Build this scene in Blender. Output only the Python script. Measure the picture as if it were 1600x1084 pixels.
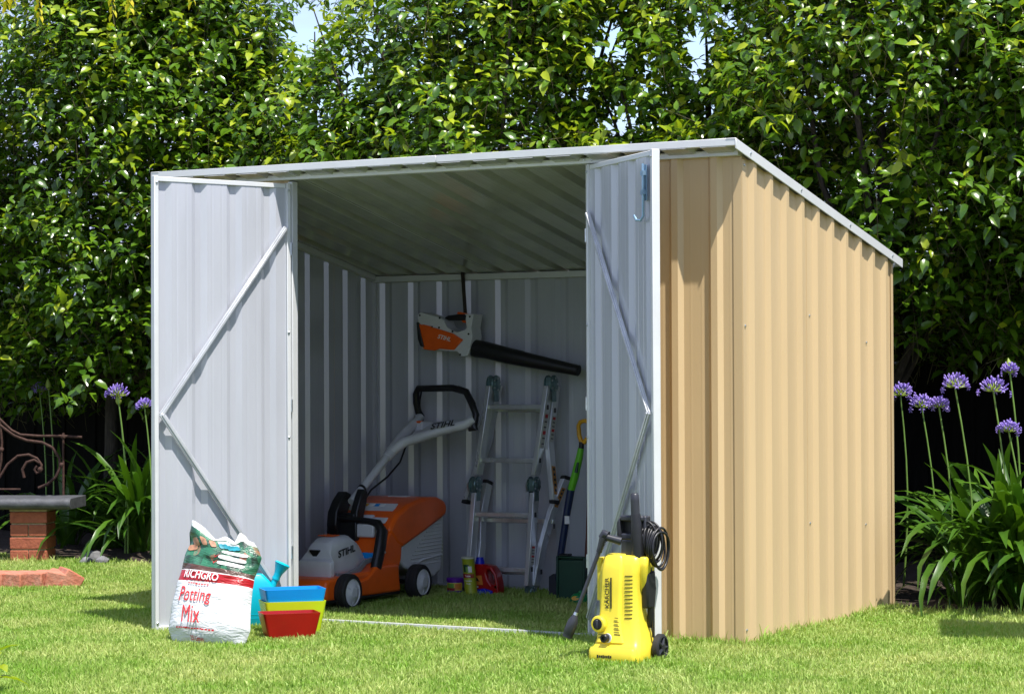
import bpy, bmesh, math, random
import numpy as np
from mathutils import Vector, Matrix

for o in list(bpy.data.objects): bpy.data.objects.remove(o)
sc = bpy.context.scene
COL = sc.collection
rnd = random.Random(7)

# ------------------------------------------------------------------ camera
CAM = np.array([3.90315, -9.18778, 1.1513]); FPX = 3595.6
YAW, PITCH, ROLL = 0.501579, 0.0148424, -0.00406628
_cy, _sy, _cp, _sp = math.cos(YAW), math.sin(YAW), math.cos(PITCH), math.sin(PITCH)
cf = np.array([-_sy*_cp, _cy*_cp, _sp]); cr = np.array([_cy, _sy, 0.]); cu = np.cross(cr, cf)
_c, _s = math.cos(ROLL), math.sin(ROLL)
cr, cu = _c*cr+_s*cu, -_s*cr+_c*cu
cam = bpy.data.cameras.new('camera'); camo = bpy.data.objects.new('camera', cam); COL.objects.link(camo)
cam.sensor_width = 36; cam.lens = FPX/1600*36; cam.clip_end = 2000; cam.clip_start = .1
M = Matrix.Identity(4)
for i in range(3):
    M[i][0], M[i][1], M[i][2], M[i][3] = cr[i], cu[i], -cf[i], CAM[i]
camo.matrix_world = M
sc.camera = camo
sc.render.resolution_x, sc.render.resolution_y = 1024, 693

def on(x, y, ax, v):                 # photo pixel -> point on the plane (axis ax) = v
    d = cf+(x-800)/FPX*cr-(y-542)/FPX*cu
    return CAM+(v-CAM[ax])/d[ax]*d
def G(x, y): return on(x, y, 2, 0.)
def proj(Pn):
    d = np.asarray(Pn)-CAM; z = d@cf
    return 800+FPX*(d@cr)/z, 542-FPX*(d@cu)/z, z

# ------------------------------------------------------------------ sky, sun, exposure
SUN = Vector((.88, -.48, 2.22)).normalized()
w = bpy.data.worlds.new('World'); sc.world = w; w.use_nodes = True
nt = w.node_tree; nt.nodes.clear()
N = nt.nodes.new; L = nt.links.new
sky = N('ShaderNodeTexSky'); sky.sky_type = 'NISHITA'; sky.sun_disc = False
sky.sun_elevation = math.asin(SUN.z); sky.sun_rotation = math.atan2(SUN.x, SUN.y)
sky.dust_density = .3; sky.ozone_density = 2.2; sky.altitude = 60
tc = N('ShaderNodeTexCoord'); mp = N('ShaderNodeMapping'); mp.inputs['Scale'].default_value = (1.6, 1.6, 5)
nz = N('ShaderNodeTexNoise'); nz.inputs['Scale'].default_value = 2.3; nz.inputs['Detail'].default_value = 7; nz.inputs['Roughness'].default_value = .58
rp = N('ShaderNodeValToRGB'); rp.color_ramp.elements[0].position = .28; rp.color_ramp.elements[1].position = .54
mx = N('ShaderNodeMix'); mx.data_type = 'RGBA'
mx.inputs['B'].default_value = (2.5, 2.8, 4.1, 1)
bg = N('ShaderNodeBackground'); bg.inputs['Strength'].default_value = .15
out = N('ShaderNodeOutputWorld')
L(tc.outputs['Generated'], mp.inputs['Vector']); L(mp.outputs[0], nz.inputs['Vector']); L(nz.outputs['Fac'], rp.inputs[0])
L(rp.outputs['Color'], mx.inputs['Factor']); L(sky.outputs[0], mx.inputs['A']); L(mx.outputs['Result'], bg.inputs[0]); L(bg.outputs[0], out.inputs[0])
sl = bpy.data.lights.new('sun', 'SUN'); sl.energy = 4.6; sl.angle = math.radians(.53); sl.color = (1, .955, .88)
so = bpy.data.objects.new('sun', sl); COL.objects.link(so); so.location = (8, -6, 12)
so.rotation_euler = SUN.to_track_quat('Z', 'Y').to_euler()
vs = sc.view_settings; vs.view_transform = 'Standard'; vs.look = 'None'; vs.gamma = 1; vs.exposure = .82; vs.use_curve_mapping = False

# ------------------------------------------------------------------ materials
MATS = {}
def mat(name, col, rough=.5, metal=0., var=.12, vscale=9., bump=0., bscale=60., spec=.5, coat=0., stretch=None, island=0., col2=None, translucent=0., sss=0.):
    if name in MATS: return MATS[name]
    m = bpy.data.materials.new(name); m.use_nodes = True
    t = m.node_tree; n = t.nodes.new; l = t.links.new
    b = t.nodes['Principled BSDF']
    b.inputs['Roughness'].default_value = rough; b.inputs['Metallic'].default_value = metal
    b.inputs['Specular IOR Level'].default_value = spec; b.inputs['Coat Weight'].default_value = coat
    b.inputs['Coat Roughness'].default_value = .12
    tx = n('ShaderNodeTexCoord'); mpp = n('ShaderNodeMapping'); l(tx.outputs['Object'], mpp.inputs[0])
    if stretch: mpp.inputs['Scale'].default_value = stretch
    no = n('ShaderNodeTexNoise'); no.inputs['Scale'].default_value = vscale; no.inputs['Detail'].default_value = 6; no.inputs['Roughness'].default_value = .62
    l(mpp.outputs[0], no.inputs['Vector'])
    mix = n('ShaderNodeMix'); mix.data_type = 'RGBA'
    c2 = col2 or tuple(max(0, c*(1-2.2*var)) for c in col)
    mix.inputs['A'].default_value = (*col, 1); mix.inputs['B'].default_value = (*c2, 1)
    mr = n('ShaderNodeMapRange'); mr.inputs['From Min'].default_value = .38; mr.inputs['From Max'].default_value = .72
    l(no.outputs['Fac'], mr.inputs['Value']); fac = mr.outputs[0]
    if island:
        g = n('ShaderNodeNewGeometry'); oi = n('ShaderNodeObjectInfo'); ad = n('ShaderNodeMath'); ad.operation = 'ADD'
        l(g.outputs['Random Per Island'], ad.inputs[0]); l(oi.outputs['Random'], ad.inputs[1])
        fr = n('ShaderNodeMath'); fr.operation = 'FRACT'; l(ad.outputs[0], fr.inputs[0])
        mm = n('ShaderNodeMix'); mm.inputs['Factor'].default_value = island
        l(fac, mm.inputs['A']); l(fr.outputs[0], mm.inputs['B']); fac = mm.outputs['Result']
    l(fac, mix.inputs['Factor']); l(mix.outputs['Result'], b.inputs['Base Color'])
    r2 = n('ShaderNodeMapRange'); r2.inputs['To Min'].default_value = max(.02, rough*.85); r2.inputs['To Max'].default_value = min(1, rough*1.2)
    l(no.outputs['Fac'], r2.inputs['Value']); l(r2.outputs[0], b.inputs['Roughness'])
    if bump:
        n2 = n('ShaderNodeTexNoise'); n2.inputs['Scale'].default_value = bscale; n2.inputs['Detail'].default_value = 4
        l(mpp.outputs[0], n2.inputs['Vector'])
        bp = n('ShaderNodeBump'); bp.inputs['Strength'].default_value = bump; bp.inputs['Distance'].default_value = .01
        l(n2.outputs['Fac'], bp.inputs['Height']); l(bp.outputs[0], b.inputs['Normal'])
    if translucent:
        tr = n('ShaderNodeBsdfTranslucent'); ms = n('ShaderNodeMixShader'); ms.inputs[0].default_value = translucent
        gm = n('ShaderNodeMix'); gm.data_type = 'RGBA'; gm.blend_type = 'MULTIPLY'; gm.inputs['Factor'].default_value = 1
        gm.inputs['B'].default_value = (1.25, 1.3, .55, 1)
        l(mix.outputs['Result'], gm.inputs['A']); l(gm.outputs['Result'], tr.inputs[0])
        l(b.outputs[0], ms.inputs[1]); l(tr.outputs[0], ms.inputs[2]); l(ms.outputs[0], t.nodes['Material Output'].inputs[0])
    MATS[name] = m
    return m

TAN = mat('tan_painted_steel', (.585, .435, .245), .36, var=.05, vscale=3, bump=.12, bscale=3.5, stretch=(1, 1, .15))
GREY = mat('grey_painted_steel', (.48, .495, .55), .17, .04, var=.06, vscale=4, bump=.10, bscale=3.5, spec=.7, coat=.35, stretch=(1, 1, .2))
ROOFIN = mat('roof_underside_steel', (.42, .43, .41), .16, var=.08, vscale=5, coat=.5)
WHITE = mat('white_powder_coat', (.66, .675, .69), .3, .1, var=.04, vscale=6)
ZINC = mat('zinc_plated_steel', (.62, .66, .70), .3, .9, var=.15, vscale=20)
ALU = mat('aluminium', (.70, .72, .75), .28, .65, var=.12, vscale=14, stretch=(1, 1, .2))
ORANGE = mat('orange_plastic', (.92, .128, .008), .32, var=.08, vscale=7, bump=.05, bscale=300)
LGREY = mat('light_grey_plastic', (.66, .67, .70), .4, var=.05, vscale=8, bump=.04, bscale=400)
BLACK = mat('black_plastic', (.012, .012, .014), .38, var=.2, vscale=12, bump=.05, bscale=300)
RUBBER = mat('black_rubber', (.016, .016, .017), .7, var=.2, vscale=20, bump=.1, bscale=200)
DGREY = mat('dark_grey_plastic', (.03, .032, .042), .36, var=.2, vscale=15)
YELLOW = mat('yellow_plastic', (.85, .68, .05), .33, var=.04, vscale=6, bump=.04, bscale=350)
DARKSLOT = mat('dark_slot', (.10, .075, .008), .8)
INK = mat('black_ink', (.012, .012, .014), .5)
WINK = mat('white_ink', (.8, .8, .8), .5, var=.03)
RINK = mat('red_ink', (.62, .02, .025), .5, var=.06)
CYAN = mat('cyan_plastic', (.0, .40, .54), .34, var=.06, vscale=8)
BLUEP = mat('blue_plastic', (.0, .27, .72), .34, var=.05, vscale=8)
LIME = mat('lime_plastic', (.55, .68, .015), .34, var=.05, vscale=8)
RED = mat('red_plastic', (.36, .004, .006), .28, var=.1, vscale=8)
PURPLE = mat('purple_plastic', (.12, .015, .30), .35)
NAVY = mat('navy_plastic', (.012, .025, .085), .4)
LIMEG = mat('bright_green_grip', (.14, .55, .02), .45)
DGREEN = mat('dark_green_plastic', (.006, .05, .028), .4)
GREENP = mat('green_plastic', (.01, .22, .06), .35)
YELH = mat('yellow_orange_plastic', (.72, .36, .01), .4)
PURE_BLUE = mat('royal_blue_plastic', (.01, .02, .55), .35)
BRICK = mat('red_brick', (.40, .115, .055), .85, var=.25, vscale=26, bump=.5, bscale=60, island=.45, col2=(.24, .065, .035))
BRICKP = mat('pale_red_brick', (.42, .125, .07), .9, var=.25, vscale=18, bump=.6, bscale=50, island=.3, col2=(.46, .25, .18))
MORTAR = mat('lime_mortar', (.42, .34, .20), .95, var=.2, vscale=30, bump=.4, bscale=90)
SLATE = mat('bluestone_slab', (.085, .088, .10), .55, var=.25, vscale=14, bump=.25, bscale=40)
RUST = mat('rusty_iron', (.075, .035, .025), .75, .3, var=.3, vscale=40, bump=.3, bscale=120)
FENCE = mat('dark_stained_board', (.006, .0055, .005), .95, spec=.15, var=.3, vscale=10, bump=.3, bscale=30, stretch=(3, 3, .3))
BARK = mat('pear_bark', (.05, .04, .03), .9, var=.3, vscale=20, bump=.8, bscale=40, stretch=(2, 2, .5))
TWIG = mat('twig', (.11, .10, .035), .8, var=.3)
SOIL = mat('bark_mulch_soil', (.045, .028, .018), .95, var=.35, vscale=30, bump=1., bscale=45)
ROCK = mat('grey_stone', (.20, .20, .21), .85, var=.3, vscale=14, bump=.6, bscale=30)
LEAF = mat('pear_leaf', (.125, .235, .010), .25, var=.3, vscale=2.2, island=.7, col2=(.016, .065, .006), translucent=.22, spec=.55)
LEAFY = mat('young_sunlit_leaf', (.40, .47, .018), .3, var=.3, vscale=3, island=.7, col2=(.15, .26, .012), translucent=.36, spec=.5)  # young yellow-green, its bright colour also paints sunlit clumps into the crowns
AGAP = mat('agapanthus_leaf', (.08, .175, .012), .33, var=.3, vscale=7, island=.7, col2=(.016, .065, .008), translucent=.22, spec=.5)
STALK = mat('flower_stalk', (.13, .24, .04), .5, var=.15)
PEDI = mat('flower_pedicel', (.30, .40, .06), .5, var=.2)
VIOLET = mat('violet_bud', (.15, .085, .46), .45, var=.25, vscale=30, island=.7, col2=(.34, .25, .62))
GOLD = mat('golden_leaf', (.72, .56, .02), .45, var=.2, island=.6, col2=(.62, .62, .05), translucent=.4)

# ------------------------------------------------------------------ mesh helpers
WLOC = {}
def link(o, parent):
    COL.objects.link(o)
    if parent is not None: o.parent = parent
    return o
def tag(o, label=None, cat=None, group=None, kind=None):
    for k, v in (('label', label), ('category', cat), ('group', group), ('kind', kind)):
        if v: o[k] = v
    return o
def thing(name, loc, label, cat, group=None):
    o = bpy.data.objects.new(name, None); o.empty_display_size = .1; COL.objects.link(o); o.location = loc
    WLOC[o.name] = np.array(loc, float)
    return tag(o, label, cat, group)
V3 = lambda p: np.array(p, float)
def unit(v): v = V3(v); return v/np.linalg.norm(v)

class MB:
    def __init__(s): s.v, s.f, s.m = [], [], []
    def add(s, vs_, fs, mi=0):
        b = len(s.v); s.v += [tuple(map(float, p)) for p in vs_]
        for f in fs: s.f.append(tuple(i+b for i in f)); s.m.append(mi)
        return s
    def box(s, c, sz, R=None, mi=0, taper=None):
        c = V3(c); sz = V3(sz)/2; vs_ = []
        for z in (-1, 1):
            k = (1, 1) if (z < 0 or taper is None) else taper
            for x, y in ((-1, -1), (1, -1), (1, 1), (-1, 1)):
                p = np.array([x*sz[0]*k[0], y*sz[1]*k[1], z*sz[2]])
                vs_.append(c+(R@p if R is not None else p))
        return s.add(vs_, [(3, 2, 1, 0), (4, 5, 6, 7), (0, 1, 5, 4), (1, 2, 6, 5), (2, 3, 7, 6), (3, 0, 4, 7)], mi)
    def prism(s, pts, o, ud, vd, nd, t0, t1, mi=0, inset=0.):   # polygon in (u,v) swept along nd from t0 to t1
        o, ud, vd, nd = V3(o), V3(ud), V3(vd), V3(nd); n = len(pts)
        vs_ = [o+ud*u+vd*v+nd*t0 for u, v in pts]+[o+ud*u+vd*v+nd*t1 for u, v in pts]
        return s.add(vs_, [tuple(range(n-1, -1, -1)), tuple(range(n, 2*n))]+[(i, (i+1) % n, n+(i+1) % n, n+i) for i in range(n)], mi)
    def tube(s, path, r, n=10, mi=0, caps=True, flat=1.):
        path = [V3(p) for p in path]; k = len(path)
        rs = r if hasattr(r, '__len__') else [r]*k
        up = V3((0, 0, 1)); vs_ = []; prev = None
        for i, p in enumerate(path):
            d = unit(path[min(i+1, k-1)]-path[max(i-1, 0)])
            if prev is None:
                a = up if abs(d@up) < .9 else V3((1, 0, 0))
                x = unit(np.cross(a, d))
            else:
                x = prev-d*(prev@d); x = unit(x)
            prev = x; y = np.cross(d, x)
            for j in range(n):
                t = 2*math.pi*j/n; vs_.append(p+(x*math.cos(t)+y*math.sin(t)*flat)*rs[i])
        fs = [(i*n+j, i*n+(j+1) % n, (i+1)*n+(j+1) % n, (i+1)*n+j) for i in range(k-1) for j in range(n)]
        if caps: fs += [tuple(range(n-1, -1, -1)), tuple((k-1)*n+j for j in range(n))]
        return s.add(vs_, fs, mi)
    def lathe(s, prof, c, axis=(0, 0, 1), n=24, mi=0, xd=None, sx=1., sy=1.):     # prof: (radius, height)
        c = V3(c); a = unit(axis); x = unit(np.cross(a, V3((0, 0, 1)) if abs(a[2]) < .9 else V3((1, 0, 0)))) if xd is None else unit(xd)
        y = np.cross(a, x); k = len(prof)
        vs_ = [c+a*h+(x*math.cos(2*math.pi*j/n)*sx+y*math.sin(2*math.pi*j/n)*sy)*r for r, h in prof for j in range(n)]
        fs = [(i*n+j, i*n+(j+1) % n, (i+1)*n+(j+1) % n, (i+1)*n+j) for i in range(k-1) for j in range(n)]
        fs += [tuple(range(n-1, -1, -1)), tuple((k-1)*n+j for j in range(n))]
        return s.add(vs_, fs, mi)
    def loft(s, rings, mi=0, caps=True):
        n = len(rings[0]); k = len(rings); vs_ = [p for r in rings for p in r]
        fs = [(i*n+j, i*n+(j+1) % n, (i+1)*n+(j+1) % n, (i+1)*n+j) for i in range(k-1) for j in range(n)]
        if caps: fs += [tuple(range(n-1, -1, -1)), tuple((k-1)*n+j for j in range(n))]
        return s.add(vs_, fs, mi)
    def build(s, name, mats, parent=None, bevel=0., seg=2, smooth=35, loc=None, sub=0):
        me = bpy.data.meshes.new(name)
        off = V3((0, 0, 0))
        if parent is not None: off = WLOC[parent.name]
        elif loc is not None: off = V3(loc)
        me.from_pydata([tuple(V3(p)-off) for p in s.v], [], s.f)
        for m_ in (mats if isinstance(mats, (list, tuple)) else [mats]): me.materials.append(m_)
        if any(s.m): me.polygons.foreach_set('material_index', s.m)
        me.validate()
        bm = bmesh.new(); bm.from_mesh(me); bmesh.ops.recalc_face_normals(bm, faces=bm.faces); bm.to_mesh(me); bm.free()
        if smooth: me.shade_smooth(); me.set_sharp_from_angle(angle=math.radians(smooth))
        o = bpy.data.objects.new(name, me); link(o, parent)
        if parent is None and loc is not None: o.location = loc
        WLOC[o.name] = off
        if bevel:
            b = o.modifiers.new('bevel', 'BEVEL'); b.width = bevel; b.segments = seg; b.limit_method = 'ANGLE'; b.angle_limit = math.radians(32)
        if sub:
            b = o.modifiers.new('sub', 'SUBSURF'); b.levels = sub; b.render_levels = sub
        return o
def np_mesh(name, verts, faces, mats, parent=None, loc=None, midx=None, smooth=True):
    me = bpy.data.meshes.new(name); off = WLOC[parent.name] if parent is not None else (V3(loc) if loc is not None else V3((0, 0, 0)))
    verts = np.asarray(verts, np.float32)-off.astype(np.float32)
    k = faces.shape[1]
    me.vertices.add(len(verts)); me.vertices.foreach_set('co', verts.ravel())
    me.loops.add(faces.size); me.loops.foreach_set('vertex_index', faces.astype(np.int32).ravel())
    me.polygons.add(len(faces)); me.polygons.foreach_set('loop_start', np.arange(0, faces.size, k, dtype=np.int32))
    for m_ in (mats if isinstance(mats, (list, tuple)) else [mats]): me.materials.append(m_)
    if midx is not None: me.polygons.foreach_set('material_index', midx.astype(np.int32))
    me.update(calc_edges=True)
    if smooth: me.shade_smooth()
    o = bpy.data.objects.new(name, me); link(o, parent)
    if parent is None and loc is not None: o.location = loc
    WLOC[o.name] = off
    return o
def rotz(a): c, s = math.cos(a), math.sin(a); return np.array([[c, -s, 0], [s, c, 0], [0, 0, 1.]])
def rrect(cx, cy, hx, hy, r, z, k=4):
    r = min(r, hx*.98, hy*.98); pts = []
    for (sx, sy, a0) in ((1, 1, 0), (-1, 1, 90), (-1, -1, 180), (1, -1, 270)):
        for i in range(k+1):
            a = math.radians(a0+90*i/k); pts.append((cx+sx*(hx-r)+r*math.cos(a), cy+sy*(hy-r)+r*math.sin(a), z))
    return pts
def text2d(s, bold=.0, shear=0., space=1.):
    c = bpy.data.curves.new('t', 'FONT'); c.body = s; c.size = 1; c.offset = bold; c.shear = shear; c.resolution_u = 3; c.space_character = space
    o = bpy.data.objects.new('t', c); me = bpy.data.meshes.new_from_object(o)
    v = np.array([p.co[:2] for p in me.vertices]); f = [tuple(p.vertices) for p in me.polygons]
    bpy.data.objects.remove(o); bpy.data.curves.remove(c); bpy.data.meshes.remove(me)
    v -= (v.min(0)+v.max(0))/2
    return v, f
def letter(name, s, fn, width, m_, parent, bold=.01, shear=0., height=None, space=1.):   # flat print: fn(u,v) -> point
    v, f = text2d(s, bold, shear, space); k = width/np.ptp(v[:, 0]); ky = k if height is None else height/np.ptp(v[:, 1])
    b = MB(); b.add([fn(p[0]*k, p[1]*ky) for p in v], f)
    return b.build(name, m_, parent, smooth=0)
def planefn(o, ud, vd):
    o, ud, vd = V3(o), V3(ud), V3(vd)
    return lambda u, v: o+ud*u+vd*v

# ------------------------------------------------------------------ ground
PITCHR = .1875; D = 1.918; W = 3.08; XL, XR = -2.335, -.725
def roofz(y): return 2.16-.198*y          # top of the roof trim
def build_ground():
    b = MB(); s_ = 60
    xs = np.concatenate([np.linspace(-s_, -8, 6), np.linspace(-7, 4, 12), np.linspace(5, s_, 6)])
    ys = np.concatenate([np.linspace(-s_, -11, 6), np.linspace(-10, 6, 16), np.linspace(7, s_+20, 6)])
    vs_ = [(x, y, 0.) for y in ys for x in xs]; k = len(xs)
    fs = [(j*k+i, j*k+i+1, (j+1)*k+i+1, (j+1)*k+i) for j in range(len(ys)-1) for i in range(k-1)]
    b.add(vs_, fs)
    g = mat('lawn_thatch', (.06, .10, .016), .95, var=.3, vscale=14, bump=.8, bscale=80, col2=(.20, .19, .07))
    tag(b.build('ground', g, smooth=0), kind='structure')
    # planted bed, a low mulch sheet with an uneven front edge
    b = MB(); pts = []
    for i in range(60):
        x = -9+13*i/59
        yf = 2.62+(x+6)*(-.135) if x < .2 else 1.78-.02*(x-.2)
        yf += .03*math.sin(x*9)+.02*math.sin(x*23+1); pts.append((x, yf))
    vs_ = []; ny = 8
    for (x, yf) in pts:
        for j in range(ny):
            y = yf+(4.7-yf)*j/(ny-1); z = .006 if j == 0 else .03+.02*math.sin(x*7+y*5)+.012*math.sin(x*19-y*13)
            vs_.append((x, y, z))
    fs = [(i*ny+j, (i+1)*ny+j, (i+1)*ny+j+1, i*ny+j+1) for i in range(59) for j in range(ny-1)]
    b.add(vs_, fs)
    tag(b.build('garden_bed', SOIL, smooth=60), kind='structure')
build_ground()
def bedfront(x): return 2.62+(x+6)*(-.135) if x < .2 else 1.78-.02*(x-.2)

def build_grass():
    r = np.random.default_rng(3)
    P_ = []; tot = 0
    want = 430000
    xs = r.uniform(-9.5, 4.0, 3400000); ys = r.uniform(-3.2, 3.0, 3400000)
    pts = np.stack([xs, ys, np.zeros_like(xs)], 1)
    d = pts-CAM; z = d@cf; px = 800+FPX*(d@cr)/z; py = 542-FPX*(d@cu)/z
    bf = np.where(xs < .2, 2.62+(xs+6)*-.135, 1.78-.02*(xs-.2))+.04*np.sin(xs*9)
    inf = (px > -40) & (px < 1640) & (py < 1125)
    ok = (px > -560) & (px < 2050) & (py < 1260) & (py > 840) & (ys < bf) & (inf | (r.random(len(px)) < .38))
    ok &= ~((xs > -3.1) & (xs < 0.02) & (ys > D-.02))
    # hidden behind the shed's right part and left walls
    pts = pts[ok]; z = z[ok]
    sub = r.random(len(pts)) < .82; pts = pts[sub]; z = z[sub]
    keep = r.random(len(pts)) < np.clip((10.5/z)**1.2, .35, 1)
    pts = pts[keep][:want]
    tu = []
    for (xa, ya), (xb, yb), m_ in (((-.74, -.03), (.03, -.03), 900), ((.035, -.03), (.035, D), 2200), ((-6.1, 2.12), (-5.7, 2.3), 260), ((-5.6, 2.5), (-2.9, 2.2), 1500), ((.1, 1.74), (1.2, 1.74), 900)):
        k = r.random(m_)**.8; tu.append(np.stack([xa+(xb-xa)*k+r.normal(0, .018, m_), ya+(yb-ya)*k+r.normal(0, .018, m_), np.zeros(m_)], 1))
    tu = np.concatenate(tu); nb = len(pts); pts = np.concatenate([pts, tu]); n = len(pts)
    patch = .5+.5*np.sin(pts[:, 0]*3.1+np.sin(pts[:, 1]*2.3)*1.7)*np.sin(pts[:, 1]*4.1+pts[:, 0])
    h = r.uniform(.017, .034, n)*(.8+.45*patch); h[nb:] *= r.uniform(.9, 2.0, len(tu)); h[r.random(n) < .02] *= 1.5; wd = r.uniform(.0022, .0042, n)
    a = r.uniform(0, 2*math.pi, n); lean = r.normal(0, .55, n); la = r.uniform(0, 2*math.pi, n)
    sx, sy = np.cos(a)*wd, np.sin(a)*wd
    lx, ly = np.cos(la)*h*lean, np.sin(la)*h*lean
    zero = np.zeros(n)
    base = pts
    A = base+np.stack([sx, sy, zero], 1); B = base-np.stack([sx, sy, zero], 1)
    C_ = base+np.stack([lx*.4+sx*.75, ly*.4+sy*.75, h*.6], 1); D_ = base+np.stack([lx*.4-sx*.75, ly*.4-sy*.75, h*.6], 1)
    E_ = base+np.stack([lx, ly, h*np.clip(1-.3*lean**2, .4, 1)], 1)
    v = np.stack([A, B, C_, D_, E_], 1).reshape(-1, 3)
    i = np.arange(n)[:, None]*5
    f = np.concatenate([i+np.array([0, 1, 3]), i+np.array([0, 3, 2]), i+np.array([2, 3, 4])], 1).reshape(-1, 3)
    m = mat('grass_blade', (.165, .36, .02), .5, var=.3, vscale=1.7, island=.42, col2=(.60, .61, .25), translucent=.3, spec=.3)
    o = np_mesh('lawn_grass', v, f, m, smooth=False)
    tag(o, 'short mown lawn of green and straw coloured blades', 'grass', kind='stuff')
build_grass()

# ------------------------------------------------------------------ fence
def build_fence():
    t = thing('timber_fence', (-3, 4.45, 0), 'near black timber paling fence behind the flower beds and trees', 'fence')
    mb = MB().box((0, 0, .9), (.152, .014, 1.8)); me = None
    x = -10.
    k = 0
    while x < 4.2:
        if k == 0:
            o = mb.build('board', FENCE, None, bevel=.003, seg=1); me = o; o.parent = t
        else:
            o = me.copy(); COL.objects.link(o)
            o.parent = t
        o.location = (x+3, .005*(-1)**k, rnd.uniform(0, .012)); k += 1; x += .147
    for z in (.35, 1.45): MB().box((-2.9, 4.50, z), (14.4, .045, .075)).build('rail', FENCE, t)
build_fence()

# ------------------------------------------------------------------ shed
def profile(u0, u1, start=.0, dep=.0165, base=.082):
    """trapezoid rib profile along u: list of (u, n)"""
    top = .030
    pts = [(u0, 0.)]; c = start+PITCHR*math.ceil((u0-.08-start)/PITCHR)
    while c < u1+.2:
        for du, n in ((-base/2, 0), (-top/2, dep), (top/2, dep), (base/2, 0), (PITCHR*.36-.008, 0), (PITCHR*.36, .0005), (PITCHR*.36+.008, 0), (PITCHR*.64-.008, 0), (PITCHR*.64, .0005), (PITCHR*.64+.008, 0)):
            u = c+du
            if u > u0+.002 and u < u1-.002: pts.append((u, n))
        c += PITCHR
    pts.append((u1, pts[-1][1]))
    pts[0] = (u0, pts[1][1] if pts[1][1] > 0 else 0)
    return pts
def sheet(name, o, ud, nd, u0, u1, zb, zt, parent, start=PITCHR/2, mats=(TAN, GREY), th=.0016, vd=(0, 0, 1), dep=.0165, base=.082):
    o, ud, nd, vd = V3(o), V3(ud), V3(nd), V3(vd)
    pr = profile(u0, u1, start, dep, base); b = MB(); n = len(pr)
    zt_ = zt if callable(zt) else (lambda u: zt); zb_ = zb if callable(zb) else (lambda u: zb)
    vs_ = []
    for k in (0, -th):
        for u, q in pr:
            vs_.append(o+ud*u+nd*(q+k)+vd*zb_(u)); vs_.append(o+ud*u+nd*(q+k)+vd*zt_(u))
    me = bpy.data.meshes.new(name)
    fs, mi = [], []
    for i in range(n-1):
        a = 2*i; fs.append((a, a+2, a+3, a+1)); mi.append(0)
        a += 2*n; fs.append((a+1, a+3, a+2, a)); mi.append(1)
        fs.append((2*i+1, 2*i+3, 2*n+2*i+3, 2*n+2*i+1)); mi.append(0)
        fs.append((2*i, 2*n+2*i, 2*n+2*i+2, 2*i+2)); mi.append(0)
    for i in (0, n-1): fs.append((2*i, 2*i+1, 2*n+2*i+1, 2*n+2*i)); mi.append(0)
    b.add(vs_, fs); b.m = mi
    return b.build(name, list(mats), parent, smooth=0)

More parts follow.
